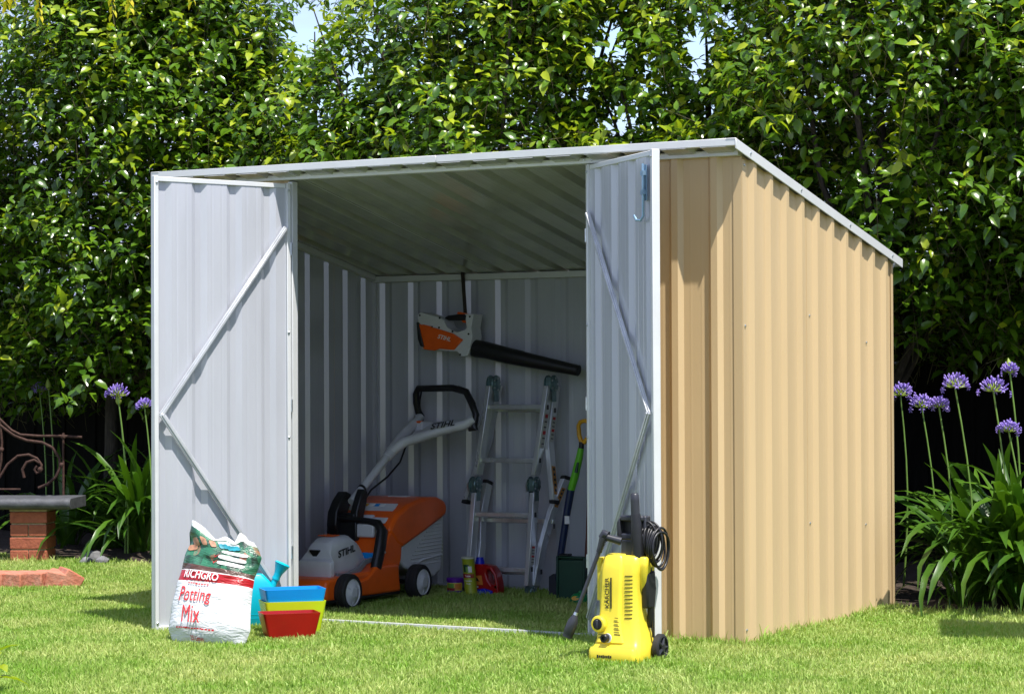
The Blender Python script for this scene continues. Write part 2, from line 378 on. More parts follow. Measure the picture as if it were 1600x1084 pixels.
shed = thing('garden_shed', (-1.54, .96, 0), 'cream and grey ribbed steel garden shed with skillion roof and open double doors', 'shed')
ex, ey, ez = V3((1, 0, 0)), V3((0, 1, 0)), V3((0, 0, 1))
def screw(c, nd, parent):
    return MB().lathe([(.0062, 0), (.0062, .003), (.004, .005)], c, nd, 8).build('screw', ZINC, parent)
def build_shed():
    wt = lambda y: roofz(y)-.038
    # right side wall: three lapped sheets (u = y)
    for k, (a, c) in enumerate(((.0, .762), (.75, 1.512), (1.5, D))):
        sheet('wall_panel', (0.0+.0018*(k % 2), 0, 0), ey, ex, a, c, .004, wt, shed, start=PITCHR*.55, dep=.021, base=.066)
    for k, (a, c) in enumerate(((.0, .762), (.75, 1.512), (1.5, D))):
        sheet('wall_panel', (-W-.0018*(k % 2), 0, 0), ey, -ex, a, c, .004, wt, shed, start=PITCHR*.55, dep=.021, base=.066)
    for k in range(4):
        sheet('wall_panel', (-W, D+.0018*(k % 2), 0), ex, ey, .77*k, .77*(k+1)+(.012 if k < 3 else 0), .004, wt(D), shed, start=PITCHR*.42)
    sheet('wall_panel', (XR+.02, 0, 0), ex, -ey, 0, .705, .004, 2.13, shed, start=PITCHR*.0+.02, dep=.022, base=.068)
    sheet('wall_panel', (-W, 0, 0), ex, -ey, 0, W+XL-.02, .004, 2.13, shed, start=PITCHR*.5)
    # corner flashings
    b = MB(); b.box((-.018, -.0035, 1.06), (.04, .003, 2.11)); b.box((.0035, .014, 1.055), (.003, .034, 2.10)); b.build('corner_flashing', TAN, shed)
    b = MB(); b.box((.0055, D-.012, .87), (.003, .03, 1.73)); b.box((-.012, D+.0045, .87), (.03, .003, 1.73)); b.build('corner_flashing', TAN, shed)
    # roof sheets, ribs running down the slope
    sl_ = math.hypot(1, .198); sd = V3((0, 1, -.198))/sl_; nd = V3((0, .198, 1))/sl_
    x0, x1 = -W-.0, .015; n = 4; ww = (x1-x0)/n
    for k in range(n):
        sheet('roof_panel', (x0, -.125, roofz(-.125)-.034+.0018*(k % 2)), ex, nd, ww*k, ww*(k+1)+(.02 if k < 3 else 0), 0, 2.12*sl_, shed, start=PITCHR*.5, mats=(WHITE, ROOFIN), vd=sd, dep=.030, base=.07)
    # roof edge trims
    L_ = 2.135
    for xx, nm in ((.03, 'barge_trim'), (-W-.008, 'barge_trim')):
        s_ = 1 if xx > 0 else -1
        b = MB()
        pr = [(0, 0), (.0, -.046), (-.006*s_, -.046), (-.006*s_, -.004), (-.05*s_, -.004), (-.05*s_, 0)]
        rings = []
        for y in (-.128, -.128+L_): rings.append([V3((xx+p, y, roofz(y)+q)) for p, q in pr])
        b.loft(rings); b.build(nm, WHITE, shed, bevel=.002, seg=1)
    for (xa, xb) in ((-W-.008, -1.46), (-1.459, .026)):
        b = MB(); y = -.126
        pr = [(0, .001), (0, -.031), (.014, -.034), (.014, -.028), (.005, -.025), (.005, -.004), (.05, -.012), (.05, -.007)]
        b.loft([[V3((x, y+p, roofz(y)+q)) for p, q in pr] for x in (xa, xb)]); b.build('front_trim', WHITE, shed, bevel=.0015, seg=1)
    b = MB(); b.box((-W/2, D+.09, roofz(D+.09)-.02), (W+.03, .008, .035)); b.build('rear_trim', WHITE, shed)
    # header, jambs and floor channels
    b = MB(); b.box((-W/2, -.012, 2.1325), (W-.002, .05, .026)); b.build('header_rail', WHITE, shed, bevel=.002, seg=1)
    for x in (XL, XR):
        MB().box((x, .0, 1.062), (.028, .045, 2.10)).build('door_jamb', WHITE, shed, bevel=.002, seg=1)
    MB().box(((XL+XR)/2, 0, .012), (XR-XL-.04, .03, .024)).build('floor_channel', WHITE, shed)
    b = MB(); b.box((-W/2, D-.03, .012), (W-.03, .03, .024)); b.box((-W+.022, D/2, .012), (.03, D-.1, .024)); b.build('floor_channel', WHITE, shed)
    # inside top rails
    b = MB(); b.box((-W/2, D-.02, wt(D)-.012), (W-.02, .035, .034)); b.build('top_rail', WHITE, shed, bevel=.002, seg=1)
    for xx in (-W+.018, -.02):
        b = MB(); b.loft([[V3((xx+p, y, wt(y)-.0+q)) for p, q in ((-.017, -.028), (.017, -.028), (.017, .002), (-.017, .002))] for y in (.03, D-.04)])
        b.build('top_rail', WHITE, shed, bevel=.002, seg=1)
    MB().box((-W+.012, D-.012, .87), (.022, .022, 1.70)).build('corner_angle', GREY, shed)
    # wall screws
    for (px, py) in ((1163, 509), (1163, 985), (1162, 258)):
        p = on(px, py, 0, .005); screw((.005, .016, p[2]), ex, shed)
    for (px, py) in ((1265, 493), (1354, 535), (1266, 817), (1353, 819)):
        p = on(px, py, 0, .003); screw((.001, p[1], p[2]), ex, shed)
    for y in (.03, .62, 1.25, 1.85): screw((.03, y, roofz(y)-.022), ex, shed)
    for x in (XL-.02, XL+.02, -1.45, XR-.02, XR+.02): screw((x, -.037, 2.136), -ey, shed)
build_shed()

def build_door(hx, ang, zoff, flip, label, brace_pts):
    # door seen from inside: sheet plus white tube frame; u runs from hinge to free edge
    ud = V3((math.cos(ang), math.sin(ang), 0)); wd = .735
    nd = V3((-ud[1], ud[0], 0))*flip               # outward (tan) side
    o = V3((hx, -.03, zoff)); H = 2.115
    d = sheet('door', o, ud, nd, .012, wd-.012, .03, H-.02, shed, start=PITCHR*.62)
    tag(d, label)
    ins = -nd
    R = np.array([ud, nd, ez]).T
    c = lambda u, n, z: o+ud*u+nd*n+ez*z
    for u, wv in ((.010, .020), (wd-.011, .022)): MB().box(c(u, .002, H/2+.01), (wv, .034, H-.02), R).build('door_stile', WHITE, d, bevel=.002, seg=1)
    for z in (.032, H-.013): MB().box(c(wd/2, .0125, z), (wd-.045, .035, .022), R).build('door_rail', WHITE, d, bevel=.002, seg=1)
    for kk, ((a, z0), (b_, z1)) in enumerate(brace_pts):
        p, q = c(a, -.020-.003*kk, z0), c(b_, -.020-.003*kk, z1); dd = unit(q-p); sd_ = np.cross(dd, nd)
        Rb = np.array([dd, nd, sd_]).T
        b = MB(); b.box((p+q)/2, (np.linalg.norm(q-p), .012, .027), Rb); b.box((p+q)/2-nd*.0085, (np.linalg.norm(q-p)-.01, .007, .012), Rb)
        b.build('door_brace', mat('brace_steel', (.58, .60, .64), .3, .3), d, bevel=.0015, seg=1)
    for z in (.35, 1.05, 1.8):
        MB().tube([c(-.004, -.012, z-.03), c(-.004, -.012, z+.03)], .006, 8).build('hinge', ZINC, d)
    for u, z in ((.013, H-.035), (wd-.013, H-.03), (wd-.013, .06), (.013, .9), (.013, 1.4)):
        screw(c(u, -.0155, z), ins, d)
    return d, c, ud, nd
AL = math.atan2(-.66+.03, -2.615+2.335)
dl, cl, udl, ndl = build_door(XL, AL, -.012, -1, 'left door swung wide open, pale grey inside face with V brace', [((.03, 1.90), (.703, 1.012)), ((.705, 1.022), (.03, .10))])
AR = math.atan2(-.655, .755)
dr, crr, udr, ndr = build_door(XR, AR, 0, 1, 'right door swung out, shaded grey inside face with V brace', [((.03, 1.90), (.703, 1.012)), ((.705, 1.022), (.03, .10))])
# slide bolt on the right door
c = crr
b = MB(); R = np.array([udr, ndr, ez]).T
b.box(c(.655, -.012, 1.98), (.03, .005, .15), R); b.tube([c(.655, -.022, 2.06), c(.655, -.022, 1.84), c(.645, -.03, 1.822), c(.625, -.04, 1.825), c(.612, -.045, 1.845)], .006, 8)
b.box(c(.655, -.022, 2.02), (.026, .014, .02), R); b.box(c(.655, -.022, 1.94), (.026, .014, .02), R)
b.build('slide_bolt', mat('blue_zinc', (.30, .46, .62), .3, .6), dr)

# ------------------------------------------------------------------ lawn mower
def wheel(parent, c, r, wd, hubm=LGREY, side=1):
    c = V3(c)
    t = MB().lathe([(r*.62, -wd/2), (r*.9, -wd/2), (r*.985, -wd*.38), (r, -wd*.2), (r*.975, -wd*.17), (r, -wd*.12), (r, wd*.0), (r*.975, wd*.03), (r, wd*.06), (r, wd*.2), (r*.985, wd*.38), (r*.9, wd/2), (r*.72, wd/2), (r*.70, wd*.3)], c, (side, 0, 0), 36)
    t = t.build('wheel', RUBBER, parent)
    h = MB(); h.lathe([(r*.76, wd*.1), (r*.76, wd*.44), (r*.70, wd*.5), (r*.66, wd*.42), (r*.58, wd*.47), (r*.30, wd*.62), (r*.27, wd*.66), (r*.0 + .001, wd*.66)], c, (side, 0, 0), 30)
    for k in range(3):
        a = 2*math.pi*k/3+.5; d = V3((0, math.cos(a), math.sin(a)))
        h.tube([c+V3((side*wd*.5, 0, 0))+d*r*.2, c+V3((side*wd*.46, 0, 0))+d*r*.6], [r*.1, r*.05], 6)
    h.build('wheel_hub', hubm, t)
    return t
def build_mower():
    xs, xf = -2.43, -2.82; xm = (xs+xf)/2
    t = thing('lawn_mower', (xm, .9, 0), 'orange and grey cordless lawn mower with folded up handle inside the shed', 'mower')
    def P2(pts): return [(y, z) for y, z in pts]
    def pr(name, pts, xa, xb, m_, bev, seg=3, parent=t, sub=0):
        return MB().prism(P2(pts), (0, 0, 0), ey, ez, ex, xa, xb).build(name, m_, parent, bevel=bev, seg=seg, smooth=40)
    # deck and rear chute hood, orange
    deck = pr('deck', [(.44, .055), (.425, .08), (.425, .145), (.45, .165), (.86, .178), (.93, .22), (1.0, .33), (1.06, .40), (1.12, .38), (1.16, .30), (1.15, .22), (1.13, .18), (1.125, .05)], xs, xf, ORANGE, .018)
    pr('side_skirt', [(.70, .06), (.70, .135), (.80, .15), (.88, .20), (1.10, .20), (1.12, .055)], xs+.012, xs-.02, ORANGE, .012, parent=deck)
    pr('deck_lip', [(.41, .045), (.41, .062), (1.12, .058), (1.12, .04)], xs+.008, xf-.008, BLACK, .006, parent=deck)
    # grass box: grey basket below an orange lid
    box = pr('grass_box', [(1.14, .21), (1.18, .30), (1.42, .40), (1.60, .435), (1.595, .30), (1.575, .13), (1.50, .10), (1.30, .14), (1.2, .17)], xs-.012, xf+.012, LGREY, .012)
    for k in range(13):
        z = .175+.019*k; ya = 1.30+.004*k if z < .30 else 1.30+(z-.30)*1.6
        ya = max(1.26, 1.20+(z-.17)*1.25)
        MB().tube([(xs-.0135, ya, z), (xs-.0135, 1.585 if z > .2 else 1.57, z+.004)], .0045, 6).build('vent_bar', LGREY, box)
    MB().tube([(xs-.011, 1.24, .155), (xs-.011, 1.37, .20), (xs-.011, 1.58, .215)], .006, 6).build('seam', LGREY, box)
    lid = MB()
    prof = [(1.02, .375), (1.10, .455), (1.22, .505), (1.38, .532), (1.52, .53), (1.60, .505), (1.622, .47), (1.61, .425), (1.40, .355), (1.16, .28), (1.10, .30)]
    lid.prism(prof, (0, 0, 0), ey, ez, ex, xs+.004, xf-.004); lid = lid.build('grass_box_lid', ORANGE, t, bevel=.022, seg=4, smooth=45)
    # grey level panel on the sloped front of the lid
    a, b_ = V3((0, 1.055, .415)), V3((0, 1.205, .503)); ud = unit(b_-a); n_ = V3((0, -ud[2], ud[1]))
    q = MB(); q.prism([(-.01, -.155), (-.01, .155), (.172, .14), (.172, -.14)], V3((xm, 1.055, .4165))+n_*-.001, ud, ex, n_, 0, .006); q.build('level_flap', LGREY, lid, bevel=.002)
    q = MB(); q.lathe([(.058, 0), (.05, .004), (.03, .006), (.001, .006)], V3((xm+.02, 1.10, .442))+n_*.004, n_, 24, xd=ex, sx=1, sy=.32); q.build('finger_recess', LGREY, lid)
    for k in range(4):
        MB().box(V3((xm-.045+.034*k, 1.185, .493))+n_*.006, (.026, .022, .002), np.array([ex, ud, n_]).T).build('warning_sticker', [YELH, WINK, BLUEP, WINK][k], lid)
    MB().box((xm+.02, 1.41, .5335), (.12, .045, .006)).build('lid_grip', LGREY, lid, bevel=.002)
    # motor cover, light grey with a raised battery lid
    h = MB()
    def ring(y, x0, x1, z0, z1, r):
        return [(x, y, z) for x, z, _ in rrect((x0+x1)/2, (z0+z1)/2, (x1-x0)/2, (z1-z0)/2, r, 0, 3)]
    hx0, hx1 = -2.70, -2.478
    h.loft([ring(0.545, hx0+.03, hx1-.02, 0.163, 0.221, .02), ring(0.552, hx0+.01, hx1-.004, 0.155, 0.244, .02), ring(0.577, hx0+.01, hx1-.002, 0.155, 0.255, .02), ring(0.590, hx0+.04, hx1-.03, 0.155, 0.300, .03), ring(0.612, hx0+.045, hx1-.034, 0.155, 0.335, .035), ring(0.663, hx0+.04, hx1-.03, 0.155, 0.358, .04), ring(0.783, hx0+.04, hx1-.03, 0.155, 0.365, .04), ring(0.868, hx0+.05, hx1-.035, 0.155, 0.325, .04), ring(0.945, hx0+.06, hx1-.05, 0.155, 0.250, .03)])
    hood = h.build('motor_cover', LGREY, t, bevel=.004, smooth=42)
    q = MB(); q.prism([(-.03, .0), (.03, .0), (.036, .012), (.036, -.0), (0, -.045)][:2]+[(0.03, -.006), (.004, -.042), (-.004, -.042), (-.03, -.006)], (-2.60, .583, .300), ex, V3((0, -.17, .98)), V3((0, -.98, -.17)), -.004, .008)
    q.build('emblem', BLACK, hood)
    letter('lettering', 'STIHL', planefn((hx1-.0245, .73, .288), (0, 1, .16), (.07, -.1, 1)), .16, INK, hood, bold=.03, height=.038)
    q = MB(); q.prism([(.60, .185), (.68, .178), (.80, .20), (.86, .235), (.955, .245), (.955, .225), (.87, .21), (.81, .172), (.69, .15), (.60, .158)], (0, 0, 0), ey, ez, ex, hx1-.012, hx1+.006); q.build('lever', mat('mid_grey_plastic', (.24, .25, .27), .45), hood, bevel=.003)
    MB().box((-2.60, .71, .366), (.09, .07, .005)).build('battery_latch', ORANGE, hood, bevel=.002)
    MB().prism([(.0, 0), (.09, .0), (.10, .03), (.0, .03)], (xs-.045, .935, .235), ey, ez, ex, -.25, 0).build('dial_panel', BLUEP, deck, bevel=.002)
    q = MB(); q.box((xm-.01, 1.0, .375), (.27, .04, .07)); q.build('cover_bridge', LGREY, deck, bevel=.01)
    # black carry handle arching over the deck
    b = MB()
    b.tube([(xs-.012, .91, .185), (xs-.014, .955, .29), (xs-.022, .99, .375), (xs-.055, 1.0, .412), (xs-.11, .995, .424), (xm, .98, .432), (xf+.10, .97, .44), (xf+.06, .985, .42), (xf+.05, 1.0, .36)], [.034, .036, .036, .03, .022, .02, .02, .026, .03], 12, flat=.8)
    b.build('carry_handle', BLACK, t, smooth=60)
    MB().lathe([(.006, 0), (.006, .003), (.003, .004)], (xs+.022, .945, .27), (1, -.1, 0), 8).build('screw', ZINC, t)
    # pivot bracket and folding handle
    b = MB()
    b.prism([(.96, .34), (.93, .40), (.94, .47), (.985, .53), (1.04, .575), (1.085, .56), (1.075, .50), (1.03, .43), (1.035, .35)], (0, 0, 0), ey, ez, ex, -2.70, -2.76)
    b.prism([(.98, .40), (.98, .47), (1.02, .545), (1.05, .59), (1.09, .575), (1.08, .52), (1.05, .45), (1.045, .40)], (0, 0, 0), ey, ez, ex, -2.60, -2.645)
    b.box((-2.665, 1.0, .44), (.10, .05, .05)); b.box((-2.665, 1.0, .37), (.13, .06, .10))
    b.build('handle_bracket', BLACK, t, bevel=.008)
    p0 = V3((-2.67, 1.035, .52)); p1 = on(612, 705, 0, -2.665)
    h = MB().tube([p0, p0+(p1-p0)*.5, p1], .0215, 14).build('handle_tube', LGREY, t, smooth=60)
    e1 = on(657, 650, 0, -2.70); e2 = on(741, 655, 1, 1.66)
    f0 = p1-(p1-p0)*.12
    m1 = on(630, 680, 0, -2.68); m2 = on(650, 685, 1, 1.52)
    hd = MB().tube([f0, p1, m1, e1-(e1-m1)*.15, e1], [.026, .031, .03, .025, .022], 14)
    hd.tube([p1-(p1-p0)*.02, on(632, 690, 1, 1.45), m2, on(690, 672, 1, 1.6), on(725, 664, 1, 1.64), e2], [.026, .028, .027, .027, .027, .025], 14)
    hd = hd.build('handle_fork', LGREY, t, smooth=60)
    q = MB(); A_, B_, C_, D_ = on(640, 678, 0, -2.685), on(668, 660, 0, -2.66), on(730, 655, 1, 1.67), on(680, 676, 1, 1.58)
    q.add([A_, D_, C_, B_, A_-ez*.02, D_-ez*.02, C_-ez*.02, B_-ez*.02], [(0, 1, 2, 3), (7, 6, 5, 4), (0, 4, 5, 1), (1, 5, 6, 2), (2, 6, 7, 3), (3, 7, 4, 0)]); q.build('fork_web', LGREY, hd, bevel=.004)
    # switch box + button
    s0 = on(662, 665, 0, -2.65)
    R = rotz(-.25)
    MB().box(s0+V3((.0, .0, -.005)), (.075, .11, .06), R, taper=(.8, .8)).build('switch_box', LGREY, hd, bevel=.008)
    MB().box(s0+V3((-.004, -.035, .022)), (.03, .03, .012), R).build('switch_button', ORANGE, hd, bevel=.004)
    cA = on(675, 668, 1, 1.575); cB = on(715, 661, 1, 1.635); u_ = unit(cB-cA); up = unit(V3((-.15, .35, .9)))
    letter('lettering', 'STIHL', planefn((cA+cB)/2+V3((.004, -.03, .006)), u_, up), .135, INK, hd, bold=.03, shear=.3, height=.034)
    # black bow handle
    top1, top2 = on(650, 607, 0, -2.705), on(715, 606, 1, 1.70)
    path = [e1+V3((0, .0, -.03)), e1+(top1-e1)*.5+V3((-.012, 0, 0)), top1-V3((0, 0, .03)), top1+V3((.015, 0, .0)), top1*.5+top2*.5, top2-V3((.03, 0, 0)), on(728, 612, 1, 1.70), on(738, 632, 1, 1.68), on(744, 648, 1, 1.66), e2+V3((.0, 0, -.03))]
    MB().tube(path, [.019]*10, 12).build('bow_handle', BLACK, t, smooth=60)
    MB().tube([e2+V3((-.01, 0, -.01)), e2+V3((.005, 0, -.05)), e2+V3((-.03, -.01, -.055))], [.02, .022, .012], 8).build('handle_clamp', BLACK, t)
    # cables
    MB().tube([top1+V3((.04, -.01, -.02)), on(656, 625, 0, -2.70), on(655, 638, 0, -2.69), on(662, 650, 0, -2.68)], .0055, 6).build('cable', BLACK, t)
    MB().tube([on(636, 692, 0, -2.655), on(625, 722, 0, -2.65), on(605, 745, 0, -2.65), on(580, 765, 0, -2.65), on(567, 785, 0, -2.64), (-2.63, 1.04, .50)], .0055, 6).build('cable', BLACK, t)
    for k in (.25, .93):
        q = p0+(p1-p0)*k; MB().tube([q-(p1-p0)*.015, q+(p1-p0)*.015], .0255, 12).build('cable_clip', BLACK, t)
    MB().tube([e2+V3((-.01, .01, .02)), on(742, 630, 1, 1.70), on(731, 609, 1, 1.71), on(716, 604, 1, 1.71)], .006, 6).build('cable', BLACK, t)
    # wheels
    for (x, s_) in ((-2.405, 1), (-2.845, -1)):
        wheel(t, (x, .588, .092), .0945, .062, side=s_)
        wheel(t, (x, 1.272, .092), .0945, .066, side=s_)
    MB().tube([(-2.845, .588, .092), (-2.405, .588, .092)], .012, 8).build('axle', BLACK, t)
    MB().tube([(-2.845, 1.272, .092), (-2.405, 1.272, .092)], .012, 8).build('axle', BLACK, t)
build_mower()

# ------------------------------------------------------------------ leaf blower hanging on the back wall
def build_blower():
    yb = 1.78
    t = thing('leaf_blower', tuple(on(700, 548, 1, yb)), 'orange and grey leaf blower with long black nozzle hanging on the back wall', 'leaf blower')
    q = lambda x, y: (lambda p: (p[0], p[2]))(on(x, y, 1, yb))
    def pr(name, px, t0, t1, m_, bev, parent=t):
        return MB().prism([q(*p) for p in px], (0, yb, 0), ex, ez, ey, t0, t1).build(name, m_, parent, bevel=bev, seg=3, smooth=45)
    body = pr('housing', [(660, 492), (665, 488), (694, 496), (701, 500), (706, 511), (715, 517), (722, 519), (733, 516), (737, 512), (735, 500), (736, 493), (733, 491), (748, 491), (746, 500), (744, 512), (746, 526), (741, 550), (738, 556), (728, 557), (722, 549), (690, 547), (668, 545), (663, 522)], -.055, .05, LGREY, .010)
    pr('side_cover', [(663, 506), (672, 509), (690, 513), (716, 521), (732, 531), (718, 547), (696, 545), (688, 548), (671, 546), (668, 538)], -.067, -.051, ORANGE, .006, body)
    pr('intake_cap', [(661, 503), (664, 505), (673, 543), (667, 541), (663, 530)], -.075, .05, BLACK, .005, body)
    pr('handle_grip', [(697, 497), (703, 493), (718, 491), (735, 491), (733, 500), (722, 501), (704, 501)], -.026, .022, BLACK, .007, body)
    pr('trigger', [(722, 500), (734, 502), (733, 505), (725, 504)], -.014, .01, ORANGE, .003, body)
    pr('trigger_lock', [(716, 491), (717, 487), (722, 488), (731, 490), (730, 492)], -.016, .012, ORANGE, .003, body)
    pr('battery_lever', [(670, 507), (682, 510), (685, 515), (680, 514), (671, 511)], -.073, -.055, ORANGE, .003, body)
    for p in ((664, 493), (695, 497), (683, 511), (694, 512), (715, 518), (742, 495), (740, 522), (727, 554)):
        c = on(*p, 1, yb); MB().lathe([(.0058, 0), (.0058, .0028), (.003, .003)], c+V3((0, -.0545, 0)), -ey, 8).build('screw', BLACK, body)
    o = on(704, 528, 1, yb); a, c = on(690, 525, 1, yb), on(717, 532, 1, yb); u_ = unit(c-a); up = np.cross(u_, ey); up = -up if up[2] < 0 else up
    letter('lettering', 'STIHL', planefn(o+V3((0, -.0685, 0)), u_, up), .085, WINK, body, bold=.02, shear=.25, height=.024)
    p = [on(738, 543, 1, yb), on(746, 545, 1, yb), on(760, 547, 1, yb), on(800, 557, 1, yb), on(815, 560, 1, yb), on(818, 561, 1, yb), on(900, 578, 1, yb), on(904, 579, 1, yb)]
    b = MB().tube(p, [.047, .049, .047, .044, .043, .0415, .030, .030], 24)
    b.build('blower_nozzle', BLACK, t, smooth=45)
    c0, c1 = on(903.2, 578.8, 1, yb), on(905, 579.2, 1, yb)
    MB().tube([c0, c1], .024, 20).build('nozzle_opening', RUBBER, t)
    # strap it hangs by
    s0, s1 = on(722.5, 424, 1, 1.865), on(727, 492, 1, yb)
    b = MB(); dirx = ex*.011
    b.loft([[s0-dirx, s0+dirx, s0+dirx+ey*.003, s0-dirx+ey*.003], [s1-dirx, s1+dirx, s1+dirx+ey*.003, s1-dirx+ey*.003]])
    b.box(s1+V3((0, 0, -.012)), (.022, .05, .004)); b.build('hanging_strap', mat('brown_webbing', (.035, .026, .02), .8), t)
build_blower()

# ------------------------------------------------------------------ folding ladder
def build_ladder():
    t = thing('folding_ladder', tuple(on(790, 928, 1, 1.66)*V3((1, 1, 0))), 'folded aluminium multi position ladder leaning in the back of the shed', 'ladder')
    Pn = lambda a: on(a[0], a[1], 1, a[2])
    def stile(pts, cap=None, name='stile'):
        p = [Pn(a) for a in pts]; rings = []
        for i, c in enumerate(p):
            hx, hy = .0135, .031
            d = unit(p[min(i+1, len(p)-1)]-p[max(i-1, 0)])
            f = unit(np.cross(d, ex)); f = f if f[1] > 0 else -f
            rings.append([c+ex*sx*hx+f*sy*hy for sx, sy in ((-1, -1), (1, -1), (1, 1), (-1, 1))])
        o = MB().loft(rings).build(name, ALU, t, bevel=.003, seg=2)
        if cap is not None:
            c = p[cap]; d = unit(p[cap]-p[cap-1 if cap > 0 else 1])
            f = unit(np.cross(d, ex)); R = np.array([ex, f, d]).T
            MB().box(c+d*.006, (.033, .068, .022), R).build('rubber_foot', RUBBER, t, bevel=.006)
        return o, p
    aR = stile([(857, 603, 1.755), (837, 742, 1.72)]); bR = stile([(835, 770, 1.712), (826, 915, 1.66)])
    aL = stile([(767, 603, 1.755), (747, 742, 1.72)]); bL = stile([(744, 770, 1.712), (733, 915, 1.66)])
    cR = stile([(868, 603, 1.83), (858, 690, 1.80), (866, 782, 1.765)], 2); cL = stile([(778, 603, 1.83), (762, 690, 1.835), (730, 782, 1.775)], 2)
    dR = stile([(836, 915, 1.72), (848, 850, 1.755), (862, 800, 1.79), (883, 748, 1.825)], 3); dL = stile([(745, 915, 1.72), (752, 850, 1.76), (753, 805, 1.80), (762, 755, 1.85)], 3)
    def rung(pa, pb, y, z_off=0):
        a, b_ = pa, pb
        MB().box((a+b_)/2, (np.linalg.norm(b_-a), .03, .026)).build('rung', ALU, t, bevel=.004, seg=2)
    def at(p, py):
        A_, B_ = p[0], p[-1]; ya, yb_ = proj(A_)[1], proj(B_)[1]; k = (py-ya)/(yb_-ya); return A_+(B_-A_)*k
    for py, l_, r_ in ((636, aL[1], aR[1]), (719, aL[1], aR[1]), (804, bL[1], bR[1]), (889, bL[1], bR[1])): rung(at(l_, py), at(r_, py), 0)
    for py, l_, r_ in ((640, cL[1][:2], cR[1][:2]),): rung(at(l_, py), at(r_, py), 0)
    for py in (813, 893): rung(at(dL[1], py), at(dR[1], py), 0)
    # square rung ends showing through the outer face of the right stiles
    for p in (aR[1], bR[1], cR[1][:2], dR[1]):
        for py in {id(aR[1]): (636, 719), id(bR[1]): (804, 889), }.get(id(p), (641, 719) if p[0][2] > 1 else (822, 893)):
            c = at(p, py); MB().box(c+V3((.0142, 0, 0)), (.002, .022, .026)).build('rung_socket', BLACK, t, bevel=.004)
    # hinges: lobed zinc plates with a round boss
    for a, r_ in (((767, 600), .05), ((857, 600), .05), ((743, 757), .046), ((834, 757), .046), ((829, 924), .034), ((736, 924), .034)):
        yv = 1.79 if a[1] == 600 else (1.716 if a[1] == 757 else 1.69); c = on(a[0]+(4 if a[1] == 600 else 0), a[1], 1, yv)
        b = MB()
        for s_ in (-1, 1):
            b.lathe([(r_, 0), (r_, .004), (r_*.94, .006), (r_*.5, .0065), (r_*.42, .012), (r_*.2, .014)], c+ex*.015*s_, ex*s_, 20)
        b.box(c, (.03, r_*1.3, r_*1.5)); b.box(c+V3((.018, 0, -r_*1.1)), (.004, r_*1.0, r_*1.6)); b.box(c+V3((-.018, 0, -r_*1.1)), (.004, r_*1.0, r_*1.6))
        h = b.build('hinge', mat('green_zinc', (.20, .30, .31), .32, .75, var=.2, vscale=25), t, bevel=.002, seg=1)
        for k in range(5):
            an = 2*math.pi*k/5; MB().lathe([(.0055, 0), (.0055, .004), (.003, .005)], c+ex*.021+V3((0, math.cos(an), math.sin(an)))*r_*.68, ex, 8).build('rivet', ZINC, h)
        if a[1] == 757:
            MB().tube([c+V3((-.02, -.03, .02)), c+V3((-.02, -.05, 0)), c+V3((-.02, -.035, -.035))], .006, 6).build('release_lever', ZINC, h)
    # stickers on the right stiles
    def sticker(p, py0, py1, n_, m_):
        a, b_ = at(p, py0), at(p, py1); d = unit(b_-a); f = unit(np.cross(d, ex)); R = np.array([ex, f, d]).T
        o = MB().box((a+b_)/2+ex*.0142, (.0012, .04, np.linalg.norm(b_-a)), R).build(n_, m_, t)
        return (a+b_)/2+ex*.0152, d, f, np.linalg.norm(b_-a), o
    STK = mat('white_sticker', (.62, .61, .58), .6); STO = mat('orange_sticker', (.62, .28, .05), .6)
    for p, y0, y1, m_ in ((aR[1], 645, 700, STK), (cR[1][:2], 650, 690, STK), (bR[1], 852, 882, STK)):
        c, d, f, l_, o = sticker(p, y0, y1, 'sticker', m_)
        for k in range(6):
            R = np.array([ex, f, d]).T
            MB().box(c+d*(-l_/2+l_*(k+.6)/6.4), (.001, .026 if k % 3 else .03, l_*(.10 if k % 3 == 0 else .035)), R).build('print_line', RINK if k % 3 == 0 else INK, o)
    for p, y0, y1 in ((cR[1][1:], 728, 772), (dR[1][2:], 762, 792)):
        c, d, f, l_, o = sticker(p, y0, y1, 'sticker', STO)
        for k in range(5): MB().box(c+d*(-l_/2+l_*(k+.6)/5.4), (.001, .02, l_*.09), np.array([ex, f, d]).T).build('print_line', INK, o)
    c, d, f, l_, o = sticker(dL[1], 846, 872, 'sticker', STK); MB().box(c-d*l_*.32, (.001, .03, l_*.2), np.array([ex, f, d]).T).build('print_line', RINK, o); MB().box(c+d*l_*.2, (.001, .016, l_*.4), np.array([ex, f, d]).T).build('print_line', INK, o)
build_ladder()

